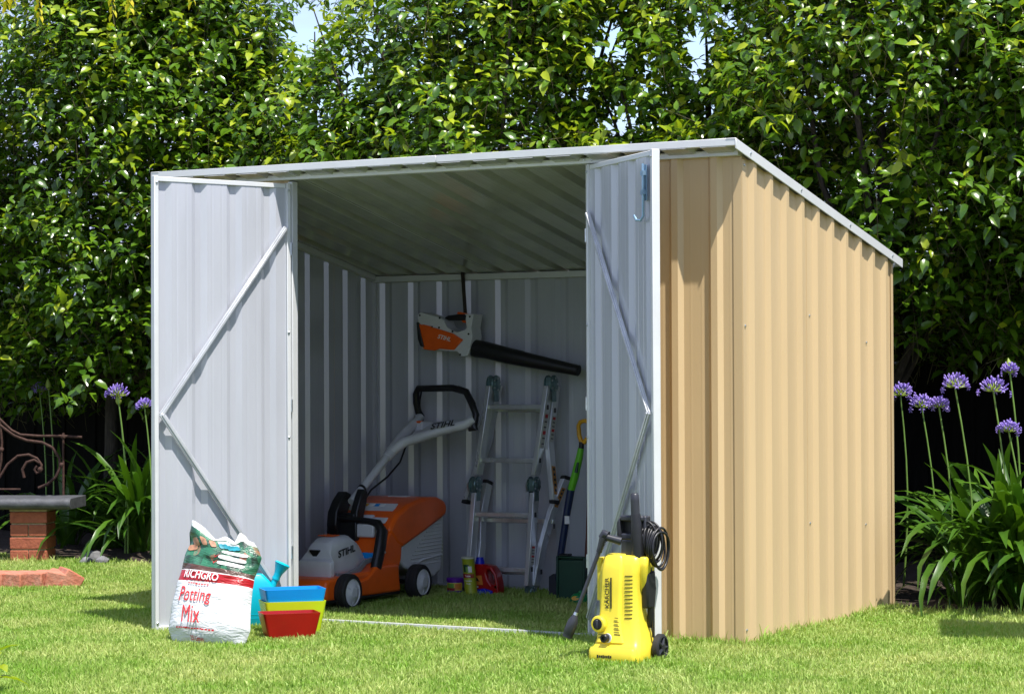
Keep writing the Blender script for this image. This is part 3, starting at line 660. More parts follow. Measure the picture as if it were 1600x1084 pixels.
# ------------------------------------------------------------------ tools behind the right door
def build_tools():
    y = 1.66; q = lambda px, py, yy=y: on(px, py, 1, yy)
    t = thing('spade', tuple(q(884, 934)*V3((1, 1, 0))), 'spade with yellow D handle, bright green grip and navy shaft', 'spade')
    MB().tube([q(908, 700), q(905, 716), q(898, 745), q(891, 770)], [.016, .019, .021, .019], 12).build('grip', LIMEG, t, smooth=60)
    MB().tube([q(903, 722, y-.017), q(900, 738, y-.019)], [.006, .01], 8).build('grip_pad', DGREEN, t)
    MB().tube([q(909, 690), q(908, 703)], .014, 10).build('collar', INK, t)
    MB().tube([q(892, 765), q(886, 800), q(876, 868), q(872, 905)], [.021, .02, .019, .016], 12).build('shaft', NAVY, t, smooth=60)
    c = q(886, 812, y-.021); MB().box(c, (.028, .002, .042)).build('barcode_sticker', WINK, t)
    MB().tube([q(909, 692), q(905, 680), q(904, 665), q(907, 659), q(914, 657), q(922, 660), q(925, 668), q(920, 682), q(912, 692)], [.012]*9, 10).build('d_handle', YELH, t, smooth=60)
    b = MB(); A_, B_ = q(862, 905), q(890, 900)
    b.prism([(-.07, .0), (-.075, .10), (-.05, .115), (.05, .115), (.075, .10), (.07, .0), (.0, -.012)], (q(876, 930)[0], y, .012), ex, unit(V3((0, .12, 1))), -ey, -.004, .004)
    b.tube([q(876, 912), q(874, 890)], [.02, .017], 10); b.build('spade_blade', mat('dark_steel', (.02, .024, .035), .45, .4), t, bevel=.002)
    # long handled dust pan
    y2 = 1.54
    t = thing('dust_pan', tuple(on(893, 938, 1, y2)*V3((1, 1, 0))), 'dark green upright dust pan standing beside the spade', 'dust pan')
    w0 = on(872, 930, 1, y2)[0]; w1 = on(917, 930, 1, y2)[0]; ztop = on(880, 868, 1, y2)[2]; cx = (w0+w1)/2; hw = (w1-w0)/2
    b = MB()
    b.box((cx, y2+.019, ztop/2), (hw*2, .012, ztop)); b.box((w0+.006, y2, ztop/2), (.012, .05, ztop)); b.box((w1-.006, y2, ztop/2), (.012, .05, ztop)); b.box((cx, y2, ztop-.006), (hw*2-.026, .048, .011)); b.box((cx, y2-.018, ztop*.47), (hw*2-.026, .008, ztop*.9))
    b.build('pan_body', DGREEN, t, bevel=.004)
    MB().box((w0+.045, y2, ztop+.006), (.055, .05, .012)).build('pan_lip', BLACK, t, bevel=.004)
    MB().tube([(w1-.012, y2+.02, ztop-.02), (w1-.006, y2+.025, ztop+.1), (w1+.01, y2+.03, ztop+.55)], .011, 10).build('pan_handle', mat('red_brown_handle', (.10, .03, .02), .5), t)
    p = on(907, 936, 1, 1.40)
    t = thing('lawn_sprinkler', (p[0], 1.40, 0), 'small green plastic sprinkler base with yellow badge on the grass', 'sprinkler')
    MB().lathe([(.05, .0), (.056, .02), (.05, .042), (.035, .055), (.012, .06), (.01, .07), (.001, .071)], (p[0], 1.40, 0), (0, 0, 1), 24).build('sprinkler_body', GREENP, t, smooth=50)
    MB().lathe([(.017, 0), (.017, .003), (.001, .004)], (p[0]-.005, 1.351, .035), (.1, -.9, .45), 20, sx=1.2, sy=.7).build('badge', YELH, t)
build_tools()

# ------------------------------------------------------------------ tub, canister, jug
def build_products():
    y = 1.56
    p = on(712, 927, 1, y); c = (p[0], y, 0)
    t = thing('plastic_tub', c, 'small purple lidded tub with yellow label beside the mower wheel', 'tub')
    MB().lathe([(.036, .002), (.043, .01), (.046, .075), (.044, .078)], c, (0, 0, 1), 28).build('tub_body', PURPLE, t, smooth=50)
    MB().lathe([(.049, .076), (.05, .08), (.05, .092), (.046, .096), (.001, .096)], c, (0, 0, 1), 28).build('lid', PURPLE, t, smooth=40)
    def wrap(cx, cy, r, z0, lean=(0, 0)):
        def fn(u, v): a = -math.pi/2+math.radians(12)+u/r; return V3((cx+math.cos(a)*r+lean[0]*(z0+v), cy+math.sin(a)*r+lean[1]*(z0+v), z0+v))
        return fn
    def band(name, cx, cy, r, z0, u0, u1, h, m_, par, lean=(0, 0)):
        fn = wrap(cx, cy, r, z0, lean); n = 12; b = MB()
        b.add([fn(u0+(u1-u0)*i/n, s_) for i in range(n+1) for s_ in (-h/2, h/2)], [(2*i, 2*i+2, 2*i+3, 2*i+1) for i in range(n)]); return b.build(name, m_, par, smooth=60)
    YL = mat('yellow_label', (.68, .55, .05), .5); GL = mat('green_label', (.15, .34, .05), .5); OL = mat('orange_label', (.65, .22, .03), .5); RL = mat('red_label', (.35, .015, .03), .5)
    band('label', c[0], c[1], .0462, .045, -.055, .055, .05, YL, t); band('label', c[0], c[1], .0466, .054, -.035, .005, .024, GL, t); band('label', c[0], c[1], .0466, .050, .010, .045, .03, OL, t)
    band('label', c[0], c[1], .0468, .034, -.05, .012, .016, RL, t); band('label', c[0], c[1], .0470, .022, -.055, .055, .014, PURPLE, t)
    y = 1.50
    p = on(737, 929, 1, y); q = on(730.5, 868, 1, y); k = ((q[0]-p[0])/.205, 0.02)
    t = thing('powder_canister', (p[0], y, 0), 'tall tilted lime green powder canister with red band and white lettering', 'canister')
    b = MB(); n = 28; rings = []
    for z, r in ((.0, .033), (.003, .034), (.012, .034), (.014, .033), (.196, .0335), (.2, .035), (.206, .035)):
        rings.append([V3((p[0]+k[0]*z+r*math.cos(2*math.pi*j/n), y+k[1]*z+r*math.sin(2*math.pi*j/n), z+.004-.10*k[0]*0)) for j in range(n)])
    b.loft(rings); b.build('canister_body', mat('lime_print', (.36, .42, .02), .4, var=.1), t, smooth=50)
    b = MB(); b.loft([[V3((p[0]+k[0]*z+r*math.cos(2*math.pi*j/n), y+k[1]*z+r*math.sin(2*math.pi*j/n), z+.004)) for j in range(n)] for z, r in ((.2005, .0358), (.209, .0358))]); b.build('canister_rim', mat('cream_card', (.66, .68, .55), .5), t, smooth=40)
    x0 = p[0]
    band('label', x0, y, .0338, .115, -.04, .04, .022, RL, t, k); band('label', x0, y, .0339, .155, -.022, .012, .04, DGREEN, t, k); band('label', x0, y, .0341, .150, .006, .026, .032, WINK, t, k); band('label', x0, y, .0342, .150, -.008, .006, .026, GL, t, k)
    letter('lettering', 'Yates', wrap(x0, y, .0348, .115, k), .034, WINK, t, bold=.02)
    letter('lettering', 'Vegetable', wrap(x0, y, .0348, .088, k), .042, WINK, t, bold=.02); letter('lettering', 'Dust', wrap(x0, y, .0348, .074, k), .022, WINK, t, bold=.02)
    y = 1.58
    a = on(743, 928, 1, y); b_ = on(784, 928, 1, y); z1 = on(760, 882, 1, y)[2]
    t = thing('poison_jug', ((a[0]+b_[0])/2, y, 0), 'red plastic jug with blue cap and side handle beside the canister', 'jug')
    wd = b_[0]-a[0]
    out_ = [(0, 0), (wd*.98, 0), (wd, .02), (wd*.97, z1*.42), (wd*.9, z1*.72), (wd*.72, z1*.97), (wd*.5, z1*1.0), (wd*.32, z1*1.02), (wd*.02, z1*1.02), (0, z1*.95)]
    hole = [(wd*.86, z1*.40), (wd*.80, z1*.66), (wd*.66, z1*.84), (wd*.55, z1*.85), (wd*.52, z1*.74), (wd*.60, z1*.52), (wd*.72, z1*.36)]
    bm = bmesh.new()
    def loop(pts, yy): return [bm.verts.new((a[0]+u, yy, v+.002)) for u, v in pts]
    fo, fi, bo, bi = loop(out_, y-.036), loop(hole, y-.036), loop(out_, y+.036), loop(hole, y+.036)
    for O_, I_ in ((fo, fi), (bo, bi)):
        es = [bm.edges.new((O_[i], O_[(i+1) % len(O_)])) for i in range(len(O_))]+[bm.edges.new((I_[i], I_[(i+1) % len(I_)])) for i in range(len(I_))]
        bmesh.ops.triangle_fill(bm, edges=es, use_beauty=True)
    for A_, B_ in ((fo, bo), (fi, bi)):
        for i in range(len(A_)): bm.faces.new((A_[i], A_[(i+1) % len(A_)], B_[(i+1) % len(A_)], B_[i]))
    b = MB(); bm.verts.index_update(); b.add([v.co[:] for v in bm.verts], [[v.index for v in f.verts] for f in bm.faces]); bm.free()
    b.build('jug_body', RED, t, bevel=.010, seg=3, smooth=50)
    MB().lathe([(.026, 0), (.026, .012), (.020, .032), (.019, .04), (.001, .04)], (a[0]+.028, y, z1*1.0), (0, 0, 1), 20).build('cap', PURE_BLUE, t, smooth=40)
    f = lambda u, v, d=0: V3((a[0]+u, y-.0375-d, v))
    def card(name, pts, m_, d=0):
        MB().add([f(u, v, d) for u, v in pts], [tuple(range(len(pts)))]).build(name, m_, t, smooth=0)
    card('label', [(.006, z1*.38), (wd*.42, z1*.38), (wd*.36, z1*.68), (.004, z1*.66)], OL); card('label', [(.012, z1*.46), (wd*.20, z1*.50), (wd*.30, z1*.47), (wd*.2, z1*.60), (.01, z1*.58)], INK, .0008)
    card('label', [(.004, .006), (wd*.80, .006), (wd*.78, z1*.20), (wd*.5, z1*.27), (.004, z1*.22)], PURE_BLUE)
    letter('lettering', 'Kills', lambda u, v: f(wd*.30+u, z1*.145+v, .001), .036, mat('pale_blue_ink', (.3, .5, .85), .5), t, bold=.03)
    
    for k in range(5): MB().box(f(wd*.06+.0068*k, z1*.315, .0005), (.005, .001, .009)).build('print_mark', WINK, t)
    MB().lathe([(.009, 0), (.009, .001), (.001, .0012)], f(wd*.62, z1*.12), -ey, 16).build('label', mat('pale_blue_ink', (.3, .5, .85), .5), t)
build_products()

# ------------------------------------------------------------------ potting mix bag
def build_bag():
    base = G(325, 1008)
    n_ = unit(V3((.20, -.93, .30)))
    def pl(px, py):
        d = cf+(px-800)/FPX*cr-(py-542)/FPX*cu
        return CAM+d*(((base-CAM)@n_)/(d@n_))
    left = [(272, 1009), (264, 985), (268, 950), (277, 915), (284, 890), (289, 868), (297, 850), (296, 832), (303, 813)]
    right = [(380, 1015), (391, 985), (392, 945), (395, 920), (398, 902), (404, 888), (409, 872), (404, 858), (396, 847)]
    NU, NV = 44, 90
    def edge(e, v):
        x = v*(len(e)-1); i = min(int(x), len(e)-2); f = x-i; f = f*f*(3-2*f)*.3+f*.7
        return V3(e[i])*(1-f)+V3(e[i+1])*f
    def surf(u, v, off=0., side=1, flat=False):
        Lp, Rp = edge(left, v), edge(right, v)
        p = Lp*(1-u)+Rp*u
        p = p+V3((0, 6*math.sin(math.pi*u)*v*v*1.0))               # sagging open top
        if v > .85: p = p+V3((0, (v-.85)/.15*(12*math.exp(-((u-.38)/.16)**2)+9*math.exp(-((u-.72)/.07)**2)-10*math.exp(-((u-.83)/.06)**2))))
        q = pl(p[0], p[1])
        th = .098*(max(0, 4*u*(1-u))**.55)*(min(1, (v+.015)*6)**.5)*(1-.62*v**1.6)
        wr = .003*math.sin(30*v+9*u+3*math.sin(5*u))*math.sin(math.pi*u)+.0018*math.sin(47*v-13*u+2*math.sin(9*u+v*4))+.005*v*math.sin(13*u+21*v)
        if v > .58: wr += .012*(v-.58)/.42*math.sin(9*u+14*v)
        if flat: wr = 0.
        z = q+n_*((th+wr+off) if side > 0 else -(th*.8))
        z[2] = max(z[2], .004)
        return z
    t = thing('potting_mix_bag', tuple(V3((base[0], base[1], 0))), 'plump white plastic bag of potting mix with red band leaning on the left door', 'bag')
    v = []; f = []
    for s_ in (1, -1):
        for j in range(NV+1):
            for i in range(NU+1): v.append(surf(i/NU, j/NV, 0, s_))
    k = (NU+1)*(NV+1)
    for s_ in (0, 1):
        for j in range(NV):
            for i in range(NU):
                a = s_*k+j*(NU+1)+i; q = (a, a+1, a+NU+2, a+NU+1); f.append(q if s_ == 0 else q[::-1])
    for j in range(NV):
        for i in (0, NU):
            a = j*(NU+1)+i; f.append((a, a+NU+1, k+a+NU+1, k+a))
    for i in range(NU): f.append((i, i+1, k+i+1, k+i)); a = NV*(NU+1)+i; f.append((a, a+1, k+a+1, k+a))
    m = bpy.data.materials.new('printed_bag_film'); m.use_nodes = True; tr = m.node_tree; nn = tr.nodes.new; ll = tr.links.new; bs = tr.nodes['Principled BSDF']
    bs.inputs['Roughness'].default_value = .3; bs.inputs['Specular IOR Level'].default_value = .6
    uvn = nn('ShaderNodeUVMap'); uvn.uv_map = 'UVMap'; sx = nn('ShaderNodeSeparateXYZ'); ll(uvn.outputs[0], sx.inputs[0])
    ma = nn('ShaderNodeMath'); ma.operation = 'MULTIPLY_ADD'; ll(sx.outputs['X'], ma.inputs[0]); ma.inputs[1].default_value = .035; ll(sx.outputs['Y'], ma.inputs[2])
    pic = nn('ShaderNodeTexVoronoi'); pic.inputs['Scale'].default_value = 11; ll(uvn.outputs[0], pic.inputs['Vector'])
    pr = nn('ShaderNodeValToRGB'); cr_ = pr.color_ramp; cr_.interpolation = 'LINEAR'
    cols = [(0, (.015, .05, .03)), (.3, (.03, .17, .09)), (.5, (.012, .03, .02)), (.68, (.05, .20, .12)), (.82, (.34, .13, .07)), (.92, (.10, .04, .025)), (1, (.2, .3, .2))]
    cr_.elements[0].color = (*cols[0][1], 1); cr_.elements[1].color = (*cols[-1][1], 1)
    for pos, c_ in cols[1:-1]: e = cr_.elements.new(pos); e.color = (*c_, 1)
    sp = nn('ShaderNodeSeparateColor'); ll(pic.outputs['Color'], sp.inputs[0])
    nz_ = nn('ShaderNodeTexNoise'); nz_.inputs['Scale'].default_value = 9; ll(uvn.outputs[0], nz_.inputs['Vector'])
    av = nn('ShaderNodeMix'); av.inputs['Factor'].default_value = .45; ll(sp.outputs[0], av.inputs['A']); ll(nz_.outputs['Fac'], av.inputs['B']); ll(av.outputs['Result'], pr.inputs[0])
    def step(edge_):
        s_ = nn('ShaderNodeMath'); s_.operation = 'GREATER_THAN'; ll(ma.outputs[0], s_.inputs[0]); s_.inputs[1].default_value = edge_; return s_.outputs[0]
    prev = None
    for ed, c_ in ((None, (.64, .66, .68)), (.408, (.85, .85, .83)), (.416, (.42, .008, .014)), (.497, (.85, .85, .83)), (.505, 'soil'), (.56, 'pic'), (.945, (.80, .81, .80))):
        if prev is None:
            rgb = nn('ShaderNodeRGB'); rgb.outputs[0].default_value = (*c_, 1); prev = rgb.outputs[0]; continue
        mxx = nn('ShaderNodeMix'); mxx.data_type = 'RGBA'; ll(step(ed), mxx.inputs['Factor']); ll(prev, mxx.inputs['A'])
        if c_ == 'pic': ll(pr.outputs[0], mxx.inputs['B'])
        elif c_ == 'soil': mxx.inputs['B'].default_value = (.09, .04, .028, 1)
        else: mxx.inputs['B'].default_value = (*c_, 1)
        prev = mxx.outputs['Result']
    ll(prev, bs.inputs['Base Color'])
    wn = nn('ShaderNodeTexNoise'); wn.inputs['Scale'].default_value = 7; wn.inputs['Detail'].default_value = 3; wn.inputs['Distortion'].default_value = 1.3
    mpn = nn('ShaderNodeMapping'); mpn.inputs['Scale'].default_value = (1., 4.5, 1); mpn.inputs['Rotation'].default_value = (0, 0, .25); ll(uvn.outputs[0], mpn.inputs[0]); ll(mpn.outputs[0], wn.inputs['Vector'])
    bpn = nn('ShaderNodeBump'); bpn.inputs['Strength'].default_value = .4; bpn.inputs['Distance'].default_value = .02; ll(wn.outputs['Fac'], bpn.inputs['Height']); ll(bpn.outputs[0], bs.inputs['Normal'])
    b = MB(); b.add(v, f); o = b.build('bag_film', m, t, smooth=80)
    uv = o.data.uv_layers.new(name='UVMap'); lut = [(i/NU, j/NV) for s_ in (0, 1) for j in range(NV+1) for i in range(NU+1)]
    for lp in o.data.loops: uv.data[lp.index].uv = lut[lp.vertex_index]
    wid, hei = .36, .56
    def fn(u0, v0, rot=-.0): return lambda u, vv: surf(u0+u/wid, v0+vv/hei-.05*u/wid, .0075, 1, True)
    letter('lettering', 'RICHGRO', fn(.38, .452), .175, WINK, t, bold=.012, height=.036)
    letter('lettering', 'Potting', fn(.37, .295), .155, RINK, t, bold=.004, height=.058)
    letter('lettering', 'Mix', fn(.36, .195), .085, RINK, t, bold=.0, height=.048)
    for (u0, v0, w2, m3) in ((.30, .382, .05, 4), (.44, .368, .07, 5), (.25, .125, .06, 5), (.40, .112, .08, 6), (.58, .10, .06, 4)):
        for k in range(m3):
            uu = u0+(k-m3/2)*w2/m3/wid; b = MB(); b.add([surf(uu+x/wid, v0-(k-m3/2)*.002+y_/hei, .006) for x, y_ in ((0, -.003), (w2/m3*.7, -.003), (w2/m3*.7, .003), (0, .003))], [(0, 1, 2, 3)]); b.build('print_mark', RINK, t, smooth=0)
    letter('lettering', '25 Litres', fn(.42, .05), .062, RINK, t, bold=.01, height=.016)
    def patch(name, u0, v0, w_, h_, m_, rot=0, off=.004):
        n2 = 14; b = MB(); pts = []
        for i in range(28):
            a = 2*math.pi*i/28; ca, sa = math.cos(a), math.sin(a); x = w_/2*math.copysign(abs(ca)**.45, ca); y_ = h_/2*math.copysign(abs(sa)**.6, sa)
            pts.append((x*math.cos(rot)-y_*math.sin(rot), x*math.sin(rot)+y_*math.cos(rot)))
        vs_ = [surf(u0+x/wid*s_, v0+y_/hei*s_, off) for s_ in (1, .66, .33) for x, y_ in pts]+[surf(u0, v0, off)]
        fs = [(r_*28+i, r_*28+(i+1) % 28, (r_+1)*28+(i+1) % 28, (r_+1)*28+i) for r_ in (0, 1) for i in range(28)]+[(56+i, 56+(i+1) % 28, 84) for i in range(28)]
        b.add(vs_, fs); return b.build(name, m_, t, smooth=80)
    SK = mat('printed_skin', (.52, .26, .15), .4, var=.3, vscale=30); GLV = mat('printed_teal', (.03, .33, .42), .4, var=.3, vscale=30)
    for v0 in (.60, .67, .735): patch('printed_panel', .70, v0, .125, .024, WINK, -.06)
    for v0 in (.60, .67): 
        b = MB(); b.add([surf(.50+x/wid, v0+.005+y_/hei, .005) for x, y_ in ((-.012, .004), (-.004, -.012), (.014, .018), (-.004, -.003))], [(0, 1, 2, 3)]); b.build('tick_mark', RINK, t, smooth=0)
    patch('printed_panel', .62, .86, .11, .05, WINK, -.05); 
    for k in range(5): patch('printed_glove', .52+.055*k, .815+.008*math.sin(k*2), .026, .032, GLV, .4, .0055)
    for (u0, v0, a_, b2) in ((.14, .79, .04, .05), (.27, .83, .03, .06), (.40, .82, .03, .045), (.10, .72, .05, .035)): patch('printed_pot', u0, v0, a_, b2, SK, .3)
build_bag()

# ------------------------------------------------------------------ watering can and planters
def planter(name, c, L_, B_, H_, rz, m_, label, z0=.0, par=None, taper=.80, full=True):
    R = rotz(rz); c = V3(c); b = MB()
    def rg(hx, hy, z): return [c+R@V3(p) for p in rrect(0, 0, hx, hy, .012, z+z0, 3)]
    k = taper; w_ = .005
    b.loft([rg(L_/2*k, B_/2*k, 0), rg(L_/2, B_/2, H_), rg(L_/2-w_, B_/2-w_, H_), rg(L_/2*k-w_, B_/2*k-w_, .008)])
    o = b.build(name, m_, None, smooth=40, loc=tuple(c+V3((0, 0, z0))))
    return tag(o, label, 'planter')
rzp = math.atan2(.201, .104)*0+.62
def build_pots():
    cL, cR_ = G(425, 993), G(493, 988)
    rz = .80
    c = G(459, 999)+V3((-.055, .045, 0))
    planter('planter_box', c*V3((1, 1, 0)), .262, .150, .118, rz, RED, 'dark red rectangular plastic planter in front of the lime one')
    c2 = c*V3((1, 1, 0))+V3((-.085, .150, 0))
    planter('planter_box', c2, .285, .17, .155, rz, LIME, 'lime green rectangular plastic planter with blue one nested in it')
    planter('planter_box', c2, .284, .169, .155, rz, BLUEP, 'bright blue rectangular plastic planter nested in the lime one', z0=.055)
    for k, o in enumerate([o for o in bpy.data.objects if o.name.startswith('planter_box')]): o['group'] = 'rectangular planters by the left door'
    # watering can
    p = G(402, 986); c = V3((p[0]-.115, p[1]+.16, 0))
    t = thing('watering_can', tuple(c), 'turquoise plastic watering can with flared rose behind the planters', 'watering can')
    R = rotz(.75)
    def rg(hx, hy, z, dx=0): return [c+R@(V3(q)+V3((dx, 0, 0))) for q in rrect(0, 0, hx, hy, .022, z, 4)]
    b = MB(); b.loft([rg(.085, .045, .002), rg(.09, .05, .012), rg(.088, .048, .17), rg(.075, .042, .205, -.006), rg(.045, .034, .245, -.012), rg(.038, .03, .25, -.012)])
    body = b.build('can_body', CYAN, t, smooth=45)
    for z in (.045, .062): MB().loft([rg(.0905, .0505, z), rg(.0905, .0505, z+.003)]).build('moulded_line', CYAN, body)
    s0 = c+R@V3((.08, 0, .05)); s2 = on(434, 897, 1, p[1]+.26); s3 = on(443, 884, 1, p[1]+.26); s1 = on(417, 935, 1, p[1]+.23)
    MB().tube([s0, s1, s2], [.019, .0165, .0155], 14).build('spout', CYAN, t, smooth=60)
    d = unit(s2-s1); MB().lathe([(.0175, -.02), (.0185, .0), (.021, .012), (.036, .05), (.038, .054), (.030, .060), (.001, .062)], s2, d, 24).build('rose', CYAN, t, smooth=40)
    MB().tube([s2-d*.025, s2-d*.015], .0195, 14).build('collar', CYAN, t)
    hp = [c+R@V3(q) for q in ((-.05, 0, .235), (-.06, 0, .27), (-.10, 0, .27), (-.13, 0, .21), (-.12, 0, .12), (-.085, 0, .07))]
    MB().tube(hp, .011, 10).build('can_handle', CYAN, t, smooth=60)
build_pots()

# ------------------------------------------------------------------ pressure washer
def build_washer():
    c0 = V3((-.262, -.67, 0))
    t = thing('pressure_washer', tuple(c0), 'yellow upright pressure washer with black handle, hose and spray lance on the lawn', 'pressure washer')
    W_ = lambda x, y, z: c0+V3((x, y, z))
    # body loft: rounded sections (half width, front y, back y)
    secs = [(.0, -.102, .118, -.085, .10, .02), (.012, -.104, .122, -.092, .105, .025), (.06, -.100, .120, -.092, .105, .03), (.078, -.092, .114, -.078, .10, .03), (.10, -.088, .110, -.066, .095, .03), (.16, -.083, .098, -.055, .085, .03), (.22, -.082, .090, -.052, .075, .03), (.30, -.084, .088, -.052, .07, .03), (.36, -.083, .093, -.050, .07, .03), (.40, -.076, .10, -.046, .075, .03), (.425, -.068, .098, -.040, .07, .028), (.437, -.055, .085, -.03, .06, .025)]
    rings = []
    for z, xa, xb, ya, yb, r in secs: rings.append([W_(*p) for p in rrect((xa+xb)/2, (ya+yb)/2, (xb-xa)/2, (yb-ya)/2, r, z, 5)])
    body = MB().loft(rings).build('body', YELLOW, t, smooth=50)
    # front spine panel: proud, narrow at the waist
    b = MB(); rings = []
    for z, xa, xb, y in ((.085, -.078, .052, -.082), (.13, -.076, .036, -.072), (.2, -.07, .028, -.066), (.3, -.064, .03, -.064), (.38, -.062, .036, -.060), (.43, -.052, .032, -.050), (.442, -.045, .02, -.042)):
        rings.append([W_(*p) for p in rrect((xa+xb)/2, y+.035, (xb-xa)/2, .035, .014, z, 3)])
    b.loft(rings); b.build('front_panel', YELLOW, body, smooth=50)
    # left ear and toe
    b = MB(); b.loft([[W_(*p) for p in rrect(-.084, -.005, .012, .028, .01, z, 3)] for z in (.25, .33, .41, .425)]); b.build('side_rib', YELLOW, body, smooth=50)
    b = MB(); b.loft([[W_(*p) for p in rrect(.008, -.078, .107*k, .034*k2, .018, z, 3)] for z, k, k2 in ((.0, .97, .9), (.02, 1, 1), (.052, 1, 1), (.064, .95, .85))]); b.build('base_step', YELLOW, body, smooth=50)
    # right shoulder holding the handle
    b = MB(); b.loft([[W_(*p) for p in rrect(.085+dx, .03, hx, hy, .014, z, 3)] for z, hx, hy, dx in ((.29, .012, .02, 0), (.33, .028, .04, .0), (.39, .034, .05, .004), (.425, .034, .05, .006), (.432, .028, .044, .006))]); b.build('shoulder', YELLOW, body, smooth=50)
    # brand
    letter('lettering', 'KÄRCHER', planefn(W_(-.032, -.0685, .285), (0, -.012, 1), (-1, 0, 0)), .125, INK, body, bold=.02, height=.0215)
    MB().box(W_(-.012, -.0675, .285), (.0055, .003, .125)).build('brand_bar', INK, body)
    for k in range(8): MB().box(W_(-.052+.0085*k, -.1125, .03), (.006, .002, .010 if k % 3 else .013)).build('print_mark', INK, body)
    def sy(x, z):
        for s0, s1 in zip(secs[:-1], secs[1:]):
            if s0[0] <= z <= s1[0]:
                k = (z-s0[0])/(s1[0]-s0[0]); xa, xb, ya, yb, r = [s0[i]*(1-k)+s1[i]*k for i in range(1, 6)]
                dx = max(0, x-(xb-r)); return ya+r-math.sqrt(max(0, r*r-dx*dx))
    # vents on the right flank of the front
    for k in range(12):
        z = .355-.0155*k
        MB().tube([W_(x, sy(x, z)-.0002, z+.03*(x-.04)) for x in (.043, .055, .066, .076)], .0021, 6).build('vent_slot', DARKSLOT, body)
    for k in range(5):
        z = .185-.0165*k
        MB().tube([W_(.006, -.0715-.0011*k, z), W_(.022+.003*k, -.0715-.0011*k, z-.001)], .0016, 5).build('vent_slot', DARKSLOT, body)
    for k in range(3): MB().tube([W_(-.065, -.074-.002*k, .128-.012*k), W_(-.05, -.075-.002*k, .128-.012*k)], .0016, 5).build('vent_slot', DARKSLOT, body)
    # dial and outlet
    d = MB().lathe([(.034, 0), (.034, .012), (.031, .017), (.023, .018), (.022, .012)], W_(-.064, -.068, .157), (-.12, -1, 0), 28).build('dial', YELLOW, body, smooth=40)
    MB().lathe([(.022, 0), (.022, .006), (.001, .008)], W_(-.0655, -.08, .157), (-.12, -1, 0), 24).build('dial_face', INK, d)
    MB().box(W_(-.066, -.09, .157), (.011, .012, .038)).build('dial_knob', DGREY, d, bevel=.004)
    o_ = MB().lathe([(.018, 0), (.018, .02), (.015, .024), (.009, .024), (.009, .016)], W_(-.026, -.084, .103), (-.1, -1, 0), 24).build('hose_outlet', BLACK, body, smooth=40)
    MB().lathe([(.0195, 0), (.0195, .004), (.0185, .004)], W_(-.020, -.083, .103), (-.1, -1, 0), 24).build('outlet_ring', LGREY, body)
    # upper black bracket with window and post
    b = MB()
    def fr(pts, y0, y1): b.prism(pts, W_(0, 0, 0), ex, ez, ey, y0, y1)
    fr([(.0, .43), (.0, .50), (.10, .50), (.10, .42)], .0, .05)
    fr([(-.018, .50), (-.02, .57), (-.004, .595), (.0, .50)], .0, .05); fr([(-.004, .575), (-.004, .598), (.10, .598), (.10, .575)], .0, .05); fr([(-.0, .498), (-.0, .525), (.1, .525), (.1, .498)], .0, .05)
    fr([(.085, .42), (.085, .597), (.105, .597), (.105, .42)], .02, .07)
    b.build('hose_bracket', DGREY, t, bevel=.006)
    MB().box(W_(.04, .045, .55), (.10, .012, .09)).build('bracket_back', BLACK, t, bevel=.003)
    b = MB(); b.tube([W_(.077, .0, .40), W_(.078, .0, .46), W_(.073, .0, .53), W_(.070, .0, .592), W_(.068, .0, .605)], [.026, .026, .0245, .022, .02], 16); h = b.build('handle_post', BLACK, t, smooth=50)
    MB().tube([W_(.068, .0, .60), W_(.066, .0, .66), W_(.065, .0, .685), W_(.065, 0, .692)], [.0185, .0185, .0175, .011], 16).build('handle_grip', DGREY, h, smooth=50)
    # cable coil hung on the right back, axis roughly along x
    for k in range(7):
        r_ = .062+.004*(k % 3)+.002*k; cx = .10+.010*k; cz = .49-.006*k+.004*(k % 2); cy_ = .05+.006*(k % 3)
        MB().tube([W_(cx+.010*math.cos(a)+.004*math.sin(a*2+k), cy_+r_*.75*math.cos(a), cz+r_*1.05*math.sin(a)) for a in np.linspace(0, 2*math.pi, 25)], .0052, 7, caps=False).build('power_cable', BLACK, t, smooth=60)
    for k, (dx, rr) in enumerate(((.15, .075), (.165, .082))):
        MB().tube([W_(dx-.05+.05*math.sin(a)+.03*math.cos(a)*0, .03+.02*k, .50-.01*k+rr*math.cos(a)) for a in np.linspace(-.2, math.pi+.3, 18)], .0048, 7).build('power_cable', BLACK, t, smooth=60)
    # spray gun lying across the top and lance pointing down left
    ga = W_(.02, -.035, .495); gb = on(945, 838, 1, c0[1]-.055)
    MB().tube([ga, ga*.5+gb*.5, gb], [.017, .015, .014], 12).build('spray_gun', DGREY, t, smooth=50)
    MB().tube([gb+V3((-.012, 0, -.006)), gb+V3((.0, -.0, .012)), gb+V3((.016, 0, .006))], [.017, .019, .016], 10).build('gun_head', DGREY, t, smooth=50)
    e = on(899, 960, 1, c0[1]-.10); e2 = on(886, 995, 1, c0[1]-.105)
    MB().tube([gb+V3((-.006, -.006, -.004)), gb*.8+e*.2], [.014, .011], 10).build('lance_grip', DGREY, t)
    for k in range(9):
        q = gb+(e-gb)*(.04+.018*k); MB().tube([q, q+(e-gb)*.008], .015-.0003*k, 10).build('grip_rib', BLACK, t)
    lz = MB().tube([gb*.8+e*.2, gb*.5+e*.5, e], [.009, .0085, .008], 10).build('lance', DGREY, t, smooth=60)
    MB().tube([e-(e2-e)*.12, e], [.008, .010], 10).build('lance_ring', ZINC, lz)
    MB().tube([e, e+(e2-e)*.12, e+(e2-e)*.3, e+(e2-e)*.75, e+(e2-e)*.8, e2-(e2-e)*.03, e2], [.010, .015, .0215, .0235, .0215, .0215, .017], 16).build('nozzle', DGREY, lz, smooth=40)
